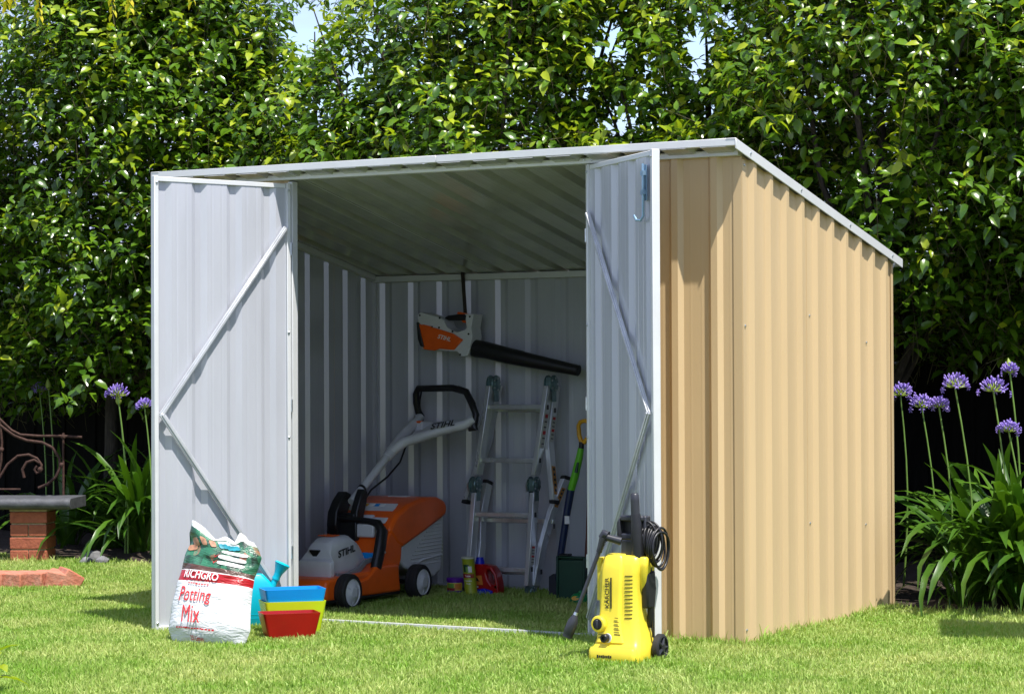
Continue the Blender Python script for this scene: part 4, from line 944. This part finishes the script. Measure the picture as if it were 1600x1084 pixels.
    # trigger gun holster on the right flank
    b = MB(); b.prism([(-.022, .22), (-.026, .36), (.022, .375), (.03, .30), (.02, .22)], W_(.108, .03, 0), V3((.3, 1, 0)), ez, ex, -.01, .018); b.build('holster', BLACK, t, bevel=.006)
    MB().tube([W_(.116, .04, .225), W_(.112, .045, .18), W_(.108, .05, .14)], [.012, .014, .008], 10).build('holster_hook', BLACK, t)
    MB().tube([W_(.116, .035, .42), W_(.122, .04, .33), W_(.124, .045, .2), W_(.122, .05, .10)], .0055, 7).build('power_cable', BLACK, t)
    # wheels
    for s_, x in ((1, .142), (-1, -.118)):
        w_ = MB().lathe([(.030, -.014), (.052, -.014), (.057, -.009), (.057, .009), (.052, .014), (.044, .015), (.043, .008), (.016, .006), (.015, .016), (.001, .017)], W_(x, .075, .056), (s_, 0, 0), 32).build('wheel', RUBBER, t, smooth=40)
        h = MB()
        for k in range(5):
            a = 2*math.pi*k/5; d = V3((0, math.cos(a), math.sin(a))); p = W_(x+s_*.010, .075, .056)
            h.tube([p+d*.01, p+d*.043], [.008, .005], 6)
        h.build('wheel_hub', DGREY, w_)
    MB().tube([W_(-.12, .075, .056), W_(.14, .075, .056)], .01, 8).build('axle', BLACK, t)
build_washer()

# ------------------------------------------------------------------ garden bench and brick edging
def build_bench():
    pl, pr = G(14, 880), G(74, 880); pc = (pl+pr)/2; d = unit((pr-pl)*V3((1, 1, 0))); n_ = V3((-d[1], d[0], 0)); R = np.array([d, n_, ez]).T
    t = thing('garden_bench', (pc[0], pc[1]+.1, 0), 'garden bench of bluestone slab on red brick pier with rusty scroll back', 'bench')
    Wd, Hb = .24, .082; y0 = .0
    pier = MB().box(pc+n_*.12+ez*.17, (Wd-.018, .215, .34), R).build('pier', MORTAR, t)
    bm = {}
    def brick(u, k, wd):
        c = pc+d*u+n_*.12+ez*(Hb/2+Hb*k+.006)
        o = MB().box(c, (wd, .235+rnd.uniform(-.004, .004), Hb-.010), R).build('brick', BRICK, pier, bevel=.004, seg=2)
    for k in range(4):
        if k % 2: brick(-0, k, Wd)
        else: brick(-Wd/4, k, Wd/2-.005); brick(Wd/4, k, Wd/2-.005)
    zt = .338
    MB().box(pc+n_*.12+ez*zt, (Wd+.002, .237, .012), R).build('mortar_bed', MORTAR, pier)
    # slab with a bullnosed front, runs out of the picture to the left
    b = MB(); prof = []
    for i in range(13):
        a = math.radians(90+180*i/12); prof.append((.036*math.cos(a), .036*math.sin(a)))
    prof = prof+[(.40, -.036), (.40, .036)]
    u1 = (G(118, 880)-pc)@d-.02
    b.loft([[pc+d*u+n_*(p-.03)+ez*(q+.382) for p, q in prof] for u in (-1.6, u1)]); b.build('seat_slab', SLATE, t, bevel=.003)
    for u in (-1.35,):
        p2 = MB().box(pc+d*u+n_*.12+ez*.17, (Wd-.01, .23, .34), R).build('pier', BRICK, t)
    # wrought iron back panel behind the seat
    yb = .36; q = lambda px, py: (lambda o: o)(None) 
    def S(px, py):       # pixel -> upright plane through the back of the slab
        o = pc+n_*yb; dd = cf+(px-800)/FPX*cr-(py-542)/FPX*cu
        return CAM+dd*(((o-CAM)@n_)/(dd@n_))
    def iron(name, pts, r=.008): 
        pts = [S(*p) for p in pts]
        MB().tube(pts, r, 7).build(name, RUST, t, smooth=60)
    iron('scroll', [(-30, 622), (-12, 640), (0, 655), (18, 672), (32, 679), (60, 681), (97, 681), (128, 683)], .009)
    iron('scroll', [(-25, 650), (0, 664), (22, 680), (42, 688), (66, 691), (82, 699), (93, 715), (94, 730), (88, 744), (75, 756), (60, 762)], .010)
    iron('scroll', [(-12, 752), (0, 745), (12, 725), (28, 712), (45, 710), (58, 716), (65, 726), (64, 736), (57, 739), (54, 733), (58, 728)], .009)
    iron('scroll', [(38, 746), (35, 733), (42, 722), (54, 718), (62, 723)], .010)
    iron('upright', [(99, 676), (99, 700), (99, 735), (99, 780)], .008); iron('rail', [(-20, 764), (10, 764), (32, 764)], .006)
    for p in ((99, 682), (96, 726), (63, 733), (2, 702)): MB().lathe([(.006, -.014), (.017, -.008), (.017, .008), (.006, .014)], S(*p), n_, 10).build('boss', RUST, t)
    iron('upright', [(0, 655), (3, 690), (2, 720), (-3, 745), (-5, 782)], .008)
    # brick edging set upright in the lawn
    t = thing('brick_edging', tuple(G(60, 915)), 'row of weathered red bricks edging the lawn in front of the bench', 'edging')
    y0_ = G(60, 915)
    pxs = [(-80, 24), (-48, 24), (-18, 25), (13, 25), (44, 25), (71, 24), (87, 17)]
    for k, (px, h) in enumerate(pxs):
        g = G(px, 921-(.06*px if px > 40 else 0)*.4); wd = .112
        R2 = rotz(math.radians(18+rnd.uniform(-3, 3)+(16 if k == 5 else 0)+(34 if k == 6 else 0)))
        tl = (0, .0, 0, 0, 0, .22, .55)[k]
        Rt = np.array([[math.cos(tl), 0, math.sin(tl)], [0, 1, 0], [-math.sin(tl), 0, math.cos(tl)]])
        MB().box(g+V3((0, .10, .035)), (wd, .225, .115), R2@Rt).build('brick', BRICKP, t, bevel=.008, seg=2)
    for k, (px, py, r_) in enumerate(((146, 872, .07), (160, 876, .045), (135, 876, .04))):
        g = G(px, py+6); b = MB(); r2 = random.Random(k)
        ph = [[V3((math.cos(a)*math.cos(e_)*r_*(1+r2.uniform(-.25, .25)), math.sin(a)*math.cos(e_)*r_*(1+r2.uniform(-.25, .25)), math.sin(e_)*r_*.75*(1+r2.uniform(-.2, .2))+.02))+g for a in np.linspace(0, 2*math.pi, 9)[:-1]] for e_ in np.linspace(-.5, 1.35, 5)]
        b.loft(ph); o = b.build('garden_stone', ROCK, None, smooth=25, loc=tuple(g)); tag(o, ['largest grey stone at the foot of the left flower clump', 'grey stone right of the largest stone by the flower clump', 'smallest grey stone left of the largest by the flower clump'][k], 'stone', 'stones by the flower bed')
build_bench()

# ------------------------------------------------------------------ trees
def leaf_template(fold=.34, droop=.42, wr=.285):
    # along +x, length 1, folded on the midrib and curling down
    rows = [(.0, 0.0), (.27, .92), (.64, .88), (1.0, 0.)]
    v = []
    idx = []
    for t_, w_ in rows:
        z = -droop*t_*t_
        if w_ == 0: idx.append([len(v)]); v.append((t_, 0, z))
        else:
            idx.append([len(v), len(v)+1, len(v)+2]); hw = wr*w_
            v += [(t_, hw, z+fold*hw), (t_, 0, z), (t_, -hw, z+fold*hw)]
    f = []
    for a, b in zip(idx[:-1], idx[1:]):
        if len(a) == 1: f += [(a[0], b[1], b[0]), (a[0], b[2], b[1])]
        elif len(b) == 1: f += [(a[0], a[1], b[0]), (a[1], a[2], b[0])]
        else: f += [(a[0], a[1], b[1]), (a[0], b[1], b[0]), (a[1], a[2], b[2]), (a[1], b[2], b[1])]
    return np.array(v), np.array(f)
LV, LF = leaf_template()
LEAFME = []
for m_ in (LEAF, LEAFY):
    me = bpy.data.meshes.new('leaf'); me.from_pydata([tuple(p) for p in LV], [], [tuple(map(int, f)) for f in LF]); me.materials.append(m_); me.shade_smooth(); LEAFME.append(me)
def leaf_mats(pos, xd, up, size):
    xd = xd/np.linalg.norm(xd, axis=1, keepdims=True)
    y = np.cross(up, xd); y /= np.linalg.norm(y, axis=1, keepdims=True)+1e-9
    z = np.cross(xd, y)
    return np.stack([xd, y, z], 2)*size[:, None, None]
GAPS = ((478, 55, 34, 52), (548, 125, 26, 40), (500, 185, 18, 26), (585, 60, 18, 22), (955, 70, 34, 50), (975, 195, 44, 34), (1092, 85, 30, 58), (1010, 120, 16, 30), (1105, 175, 22, 26), (1140, 35, 20, 26), (905, 150, 16, 18))
def pear_tree(bx, by, ccx, top, rx, ry, zb, nclump, label, seed, young_lit=.3, dens=1., nleafobj=300, zlow=None):
    r = np.random.default_rng(seed)
    t = thing('pear_tree', (bx, by, 0), label, 'tree', 'pear trees in a row behind the shed')
    H = top
    tr = [V3((bx, by, 0)), V3((bx+.02, by, .7)), V3((bx+.01, by+.02, 1.5)), V3((bx+.05, by, 2.4)), V3((bx, by, H*.8))]
    MB().tube(tr, [.055, .047, .04, .03, .012], 10).build('trunk', BARK, t, smooth=60)
    clumps = []; limbs = MB()
    nl = 11
    for k in range(nl):
        a = 2*math.pi*k/nl+r.uniform(-.3, .3); z0 = r.uniform(.9, 2.0); rr = r.uniform(.55, 1.)
        e = V3((bx+(ccx-bx)+math.cos(a)*rx*rr, by+math.sin(a)*ry*rr, r.uniform(zb+.5, H)))
        s_ = V3((bx+.015, by+.01, z0)); md = s_*.55+e*.45+V3((math.cos(a)*.12, math.sin(a)*.1, -.12))
        limbs.tube([s_, s_*.75+md*.25+V3((0, 0, -.02)), md, md*.4+e*.6+V3((0, 0, .06)), e], [.03, .026, .018, .011, .004], 6)
    limbs.build('limb', BARK, t, smooth=60)
    # clumps of foliage through the crown, kept towards its outside
    n = nclump; a = r.uniform(0, 2*math.pi, n); q = r.uniform(0, 1, n)**.45; hz = r.uniform(0, 1, n)
    prof = np.sin(np.clip(hz*.86+.16, 0, 1)*math.pi)**.5
    cx = ccx+np.cos(a)*rx*q*prof; cyy = by+np.sin(a)*ry*q*prof; cz = zb+(H-zb)*hz
    clumps = np.stack([cx, cyy, cz], 1)
    ns = int(18*dens); S = np.repeat(clumps, ns, 0)+r.normal(0, 1, (n*ns, 3))*np.array([.17, .17, .19])
    S = S[S[:, 2] > zb-.22]
    d = S-CAM; z = d@cf; px = 800+FPX*(d@cr)/z; py = 542-FPX*(d@cu)/z; ok = np.ones(len(S), bool)
    for gx, gy, ga, gb in GAPS: ok &= (((px-gx)/ga)**2+((py-gy)/gb)**2 > 1) | (r.random(len(S)) < .04)
    S = S[ok]
    out_ = S-np.array([ccx, by, 0]); out_[:, 2] = 0; out_ /= np.linalg.norm(out_, axis=1, keepdims=True)+.2
    D_ = out_*.55+np.array([0, 0, .75])+r.normal(0, .38, S.shape); D_ /= np.linalg.norm(D_, axis=1, keepdims=True)
    Ls = r.uniform(.14, .32, len(S)); nlf = 10
    k = np.tile(np.arange(nlf), len(S)); Sx = np.repeat(S, nlf, 0); Dx = np.repeat(D_, nlf, 0); Lx = np.repeat(Ls, nlf)
    tt = (k+.5)/nlf
    pos = Sx+Dx*(Lx*tt)[:, None]+r.normal(0, .012, Sx.shape)
    ang = k*2.4+np.repeat(r.uniform(0, 6.28, len(S)), nlf)
    ref = np.where(np.abs(Dx[:, 2:3]) < .9, np.array([[0, 0, 1.]]), np.array([[1., 0, 0]]))
    e1 = np.cross(Dx, ref); e1 /= np.linalg.norm(e1, axis=1, keepdims=True); e2 = np.cross(Dx, e1)
    side = e1*np.cos(ang)[:, None]+e2*np.sin(ang)[:, None]
    xd = side*.9+Dx*(.15+.5*tt)[:, None]+r.normal(0, .22, Sx.shape)+np.array([0, 0, -.05])
    up = np.array([.15, -.15, 1.])+r.normal(0, .34, Sx.shape)+out_.repeat(nlf, 0)*.35
    size = r.uniform(.060, .104, len(pos))*np.repeat(r.uniform(.82, 1.18, len(S)), nlf)*(1-.25*tt)
    Mx = leaf_mats(pos, xd, up, size)
    pos = pos+xd/np.linalg.norm(xd, axis=1, keepdims=True)*.02
    ysel = (np.repeat(r.random(len(S)), nlf) < young_lit*(.4+.9*(np.repeat(S[:, 2], nlf)-zb)/(H-zb))) & (tt > .35)  # share of young and painted sunlit leaves, rising towards the crown top
    # leaves in the picture, nearest first, become objects of their own
    d = pos-CAM; z = d@cf; px = 800+FPX*(d@cr)/z; py = 542-FPX*(d@cu)/z
    vis = (px > 5) & (px < 1595) & (py > 5) & (py < 560)
    for gx, gy, ga, gb in GAPS: vis &= ((px-gx)/ga)**2+((py-gy)/gb)**2 > 1.4
    score = np.where(vis, z-.5*(size*20), 1e9); order = np.argsort(score)[:nleafobj]; order = order[score[order] < 1e8]
    keep = np.ones(len(pos), bool); keep[order] = False
    # drop leaves far outside the picture
    far = (px < -420) | (px > 1980) | (py < -520)
    keep &= ~far
    for gx, gy, ga, gb in GAPS:
        inside = ((px-gx)/(ga*.72))**2+((py-gy)/(gb*.72))**2 < 1+.5*np.sin(px*.11+py*.07)
        keep &= ~inside | (r.random(len(px)) < .12)
    V_ = np.einsum('nij,kj->nki', Mx[keep], LV)+pos[keep][:, None, :]
    nk = len(V_); F_ = (LF[None]+np.arange(nk)[:, None, None]*len(LV)).reshape(-1, 3)
    o = np_mesh('crown', V_.reshape(-1, 3), F_, [LEAF, LEAFY], t, midx=np.repeat(ysel[keep].astype(int), len(LF))); o['kind'] = 'stuff'
    base = V3((bx, by, 0))
    for i in order:
        lo = bpy.data.objects.new('leaf', LEAFME[int(ysel[i])]); COL.objects.link(lo); lo.parent = t
        m4 = Matrix([list(Mx[i][r_])+[pos[i][r_]-base[r_]] for r_ in range(3)]+[[0, 0, 0, 1]]); lo.matrix_local = m4
    # twigs
    md = S+D_*Ls[:, None]*.5; d = md-CAM; z = d@cf; px = 800+FPX*(d@cr)/z; py = 542-FPX*(d@cu)/z; ok = np.ones(len(S), bool)
    for gx, gy, ga, gb in GAPS: ok &= ((px-gx)/(ga+14))**2+((py-gy)/(gb+14))**2 > 1
    sel = np.flatnonzero(ok); A_ = S[sel]-D_[sel]*.12; B_ = S[sel]+D_[sel]*Ls[sel][:, None]
    e1 = np.cross(B_-A_, np.array([.3, .5, .2])); e1 /= np.linalg.norm(e1, axis=1, keepdims=True); dd = D_[sel]; e2 = np.cross(dd, e1); w_ = .0022
    tv = np.stack([A_+e1*w_, A_-e1*w_*.5+e2*w_*.87, A_-e1*w_*.5-e2*w_*.87, B_+e1*w_*.5, B_-e1*w_*.25+e2*w_*.43, B_-e1*w_*.25-e2*w_*.43], 1)
    fi = np.array([(0, 1, 4), (0, 4, 3), (1, 2, 5), (1, 5, 4), (2, 0, 3), (2, 3, 5)])
    tf = (fi[None]+np.arange(len(sel))[:, None, None]*6).reshape(-1, 3)
    o = np_mesh('twigs', tv.reshape(-1, 3), tf, TWIG, t); o['kind'] = 'stuff'
    return t
def rowx(px, y=3.5): return on(px, 600, 1, y)[0]
pear_tree(rowx(-230), 3.5, rowx(-230), 4.0, 1.5, .7, 1.30, 120, 'leftmost pear tree, cut by the left edge of the picture above the bench', 11, .3, nleafobj=120)
pear_tree(rowx(170), 3.5, rowx(170), 4.1, 1.65, .75, 1.12, 230, 'dense dark pear tree rising behind the open left door', 12, .34)
pear_tree(rowx(470), 3.65, rowx(450), 3.5, 1.0, .6, 1.5, 70, 'thinner pear tree behind the left end of the shed roof', 13, .45)
pear_tree(rowx(745), 3.5, rowx(745), 4.0, 1.2, .8, 1.6, 160, 'bright pear tree above the middle of the shed roof', 14, .5)
pear_tree(rowx(1090), 3.65, rowx(1075), 3.6, .9, .6, 1.6, 75, 'sparse pear tree with sky gaps above the right end of the roof', 15, .55)
pear_tree(rowx(1370), 3.5, rowx(1385), 4.0, 1.3, .85, 1.40, 200, 'large pear tree right of the shed above the purple flowers', 16, .42)
pear_tree(rowx(1760), 3.5, rowx(1720), 4.0, 1.05, .8, 1.45, 110, 'rightmost pear tree, cut by the right edge of the picture', 17, .3, nleafobj=120)

# ------------------------------------------------------------------ agapanthus
def strap_mesh(kind):
    n = 8; v = []; f = []
    arch = [1.2, 1.8, 2.4, 3.0][kind]
    x = z = 0.; a = math.radians(82)
    for i in range(n+1):
        t_ = i/n; hw = .021*min(1, .45+t_*2.2)*(1-max(0, (t_-.62)/.38)**2.2*.96); up = .35*hw
        nx, nz_ = -math.sin(a), math.cos(a)
        v += [(x+nx*up, hw, z+nz_*up), (x, 0, z), (x+nx*up, -hw, z+nz_*up)]
        x += math.cos(a)/n; z += math.sin(a)/n; a -= arch/n*(.55+.9*t_)
    for i in range(n):
        b = 3*i; f += [(b, b+1, b+4, b+3), (b+1, b+2, b+5, b+4)]
    me = bpy.data.meshes.new('strap_leaf'); me.from_pydata(v, [], f); me.materials.append(AGAP); me.shade_smooth(); return me
STRAPS = [strap_mesh(k) for k in range(4)]
def agapanthus(x, y, n, size, label, flowers=(), seed=0):
    r = random.Random(seed)
    t = thing('agapanthus', (x, y, .02), label, 'plant', 'agapanthus clumps in the beds')
    for k in range(n):
        o = bpy.data.objects.new('strap_leaf', STRAPS[min(3, int(r.random()*4))]); COL.objects.link(o); o.parent = t
        for _ in range(20):
            a = r.uniform(0, 2*math.pi); tx, ty = x+math.cos(a)*size*.75, y+math.sin(a)*size*.75
            if (x > -1 and tx < .12 and ty < 2.1) or (x < -4 and tx < -5.75 and ty < 2.6): continue
            break
        rad = r.uniform(.01, .09); s_ = size*r.uniform(.65, 1.1)
        o.location = (math.cos(a+r.uniform(-.5, .5))*rad, math.sin(a)*rad, 0); o.rotation_euler = (r.uniform(-.25, .25), r.uniform(-.3, .5 if x > -1 else .7), a); o.scale = (s_, s_*r.uniform(.8, 1.2)*1.2, s_)
    for (px, py, py0, bud, rr) in flowers:
        yy = y+r.uniform(-.04, .04)-(.3 if x < -4 else 0); top = on(px, py, 1, yy); lean = (py0-px) if py0 else r.uniform(4, 14)
        bx = top[0]+lean/300.
        base = V3((x+(bx-x)*.6+ (0), yy, .05))
        base = V3((bx, yy, .05))
        pts = [base*(1-k)+top*k+V3((.03*math.sin(k*math.pi)*(1 if lean > 0 else -1), 0, 0)) for k in np.linspace(0, 1, 7)]
        MB().tube(pts, [.006, .0058, .0054, .005, .0047, .0045, .0044], 8).build('flower_stalk', STALK, t, smooth=60)
        d = unit(pts[-1]-pts[-2])
        if bud:
            MB().lathe([(.005, -.005), (.016, .008), (.021, .024), (.016, .045), (.006, .065), (.001, .075)], top, d, 10).build('flower_bud', PEDI, t, smooth=60)
            if bud < 2: continue
        ped = MB(); bud_ = MB(); rg = random.Random(int(px)); nf = 46
        for k in range(nf):
            u = (k+.5)/nf; el = math.asin(1-1.15*u); az = k*2.39996
            dv = V3((math.cos(az)*math.cos(el), math.sin(az)*math.cos(el), math.sin(el)*.9)); rr_ = rr*.88; L_ = rr_*rg.uniform(.55, .78)
            a_ = top+V3((0, 0, .002)); e = a_+dv*L_+V3((0, 0, .004)); ped.tube([a_, a_*.5+e*.5+V3((0, 0, -.004*(1-abs(el)))), e], .0016, 4, caps=False)
            bd = unit(dv*.75+V3((0, 0, .45))); bl = rg.uniform(.020, .031)
            bud_.tube([e, e+bd*bl*.35, e+bd*bl*.8, e+bd*bl], [.0022, .0042, .0052, .0016], 5)
        for k in range(4):
            az = rg.uniform(0, 6.28); c_ = top+V3((math.cos(az), math.sin(az), rg.uniform(-.25, .25)))*rr*.92
            for j in range(6):
                an = j*math.pi/3; u1 = unit(np.cross(V3((math.cos(az), math.sin(az), .2)), V3((0, 0, 1)))); v1 = V3((0, 0, 1)); dv = u1*math.cos(an)+v1*math.sin(an)
                bud_.tube([c_, c_+dv*.012+V3((math.cos(az), math.sin(az), 0))*.006, c_+dv*.02], [.002, .0045, .0012], 4)
        h = ped.build('flower_head', PEDI, t, smooth=60); bud_.build('florets', VIOLET, h, smooth=60)
R1 = [(1405, 618, 1407, 0, .085)]
agapanthus(.30, 2.6, 74, .80, 'agapanthus clump against the rear right corner of the shed', [(1407, 618, 1410, 0, .08), (1440, 636, 1462, 0, .078)], 1)
agapanthus(.36, 2.15, 78, .88, 'agapanthus clump right of the shed under the three middle purple heads', [(1467, 636, 1487, 0, .052), (1492, 605, 1522, 0, .085)], 2)
agapanthus(.58, 2.15, 85, .95, 'agapanthus clump at the right edge under the tall flower heads', [(1552, 611, 1572, 0, .088), (1578, 582, 1590, 2, .04), (1576, 674, 1600, 0, .06)], 3)
agapanthus(.82, 2.10, 74, .92, 'agapanthus clump cut by the right edge of the picture', [], 4)
agapanthus(.40, 2.55, 51, 1.0, 'taller shaded agapanthus clump behind the right flower stalks', [], 5)
agapanthus(.33, 1.98, 30, .38, 'small agapanthus clump at the bed edge next to the shed wall', [], 10)
agapanthus(.66, 1.95, 34, .45, 'low agapanthus clump at the front of the right bed', [], 11)
g = G(205, 872); agapanthus(g[0]+.03, g[1]+.08, 110, .92, 'large sunlit agapanthus clump left of the open door', [(184, 618, 208, 0, .085), (186, 632, 200, 1, .03), (226, 636, 240, 0, .055)], 6)
g = G(255, 870); agapanthus(g[0], g[1]+.22, 60, .85, 'agapanthus clump half hidden behind the open left door', [], 7)
g = G(95, 868); agapanthus(g[0], g[1]+.55, 40, .80, 'shaded agapanthus clump behind the right end of the bench', [(62, 612, 76, 0, .07), (76, 608, 84, 1, .03)], 8)
g = G(15, 868); agapanthus(g[0], g[1]+.60, 40, .82, 'shaded agapanthus clump behind the brick pier of the bench', [], 9)
g = G(330, 872); agapanthus(g[0]-.1, g[1]+.5, 30, .7, 'agapanthus clump behind the shed beside the left wall', [], 12)

# ------------------------------------------------------------------ small foreground plant, golden leaf sprays
def build_shadowcaster():  # unseen slab on posts, added only to cast the lawn shadow at right
    h = 2.35; sh = V3((SUN.x/SUN.z*h, SUN.y/SUN.z*h, h))
    a, b_ = G(1475, 973)+sh, G(1475, 1001)+sh; c_, d = G(1600, 1004)+sh, G(1600, 979)+sh
    c_ = b_+unit(c_-b_)*3.2; d = a+unit(d-a)*3.2
    t = thing('shadowcaster', tuple(V3((c_[0], c_[1], 0))), 'verandah added unseen outside the right edge to cast a shadow on the lawn', 'shadowcaster')
    MB().loft([[a, b_, c_, d], [p+ez*.09 for p in (a, b_, c_, d)]]).build('shadowcaster_slab', WHITE, t)
    for p in (c_, d):
        q = p+(a*.5+b_*.5-p)*.05; MB().box((q[0], q[1], (h+.0)/2), (.09, .09, h-.004)).build('post', WHITE, t, bevel=.004)
build_shadowcaster()
def build_small():
    g = G(-6, 1084); t = thing('young_plant', tuple(g), 'small broad leaved green plant at the bottom left corner', 'plant')
    MB().tube([g, g+V3((.0, 0, .08)), g+V3((.005, 0, .15))], [.005, .004, .003], 6).build('stem', STALK, t)
    me = LEAFME[1]
    for k, (z, a, e_, s_) in enumerate(((.15, .3, .7, .09), (.13, 2.2, .5, .08), (.10, -.5, .3, .10), (.09, 3.6, .3, .09), (.06, .9, .1, .11), (.05, -1.4, .1, .10), (.15, -2.2, .9, .07))):
        o = bpy.data.objects.new('leaf', me); COL.objects.link(o); o.parent = t; o.location = (0, 0, z); o.rotation_euler = (0, -e_, a); o.scale = (s_*1.1, s_*.8, s_)
    # golden tree off the left edge, its hanging sprays reach into the top left
    y = 2.0
    b0 = on(-300, 600, 1, y); t = thing('golden_leaf_tree', (b0[0], y, 0), 'golden leaved tree whose yellow sprays hang into the top left corner', 'tree')
    tops = [on(8, -60, 1, y), on(60, -50, 1, y), on(178, -60, 1, y), on(203, -60, 1, y), on(300, -60, 1, y)]
    MB().tube([V3((b0[0], y, 0)), V3((b0[0]+.03, y, 2.0)), V3((b0[0]+.1, y, 3.6))], [.07, .06, .03], 9).build('trunk', BARK, t)
    MB().tube([V3((b0[0]+.07, y, 3.3)), V3((b0[0]+.5, y, 3.9)), tops[1]+V3((0, 0, .1)), tops[3]+V3((0, 0, .12)), tops[4]+V3((0, 0, .05))], [.03, .025, .015, .009, .004], 7).build('limb', BARK, t)
    me = bpy.data.meshes.new('leaflet'); me.from_pydata([tuple(p) for p in LV], [], [tuple(map(int, f)) for f in LF]); me.materials.append(GOLD); me.shade_smooth()
    for k, (px, py, ln) in enumerate(((10, 10, 0), (62, 30, 0), (176, 22, 0), (203, 18, 0), (20, 2, 0), (300, 3, 0))):
        e = on(px, py, 1, y); s_ = e+V3((-.03, 0, .55)); s_[2] = tops[1][2]+.10
        MB().tube([s_, s_*.5+e*.5+V3((.015, 0, 0)), e], [.003, .002, .0012], 5).build('spray_stem', TWIG, t)
        for j in range(12):
            q = e+(s_-e)*(j*.055); sd = 1 if j % 2 else -1
            o = bpy.data.objects.new('leaflet', me); COL.objects.link(o); o.parent = t; o.location = tuple(q-V3((b0[0], y, 0)))
            o.rotation_euler = (rnd.uniform(-.5, .5), .75, (0.2 if sd > 0 else 2.9)+rnd.uniform(-.3, .3)); o.scale = (.052, .05, .052)
build_small()
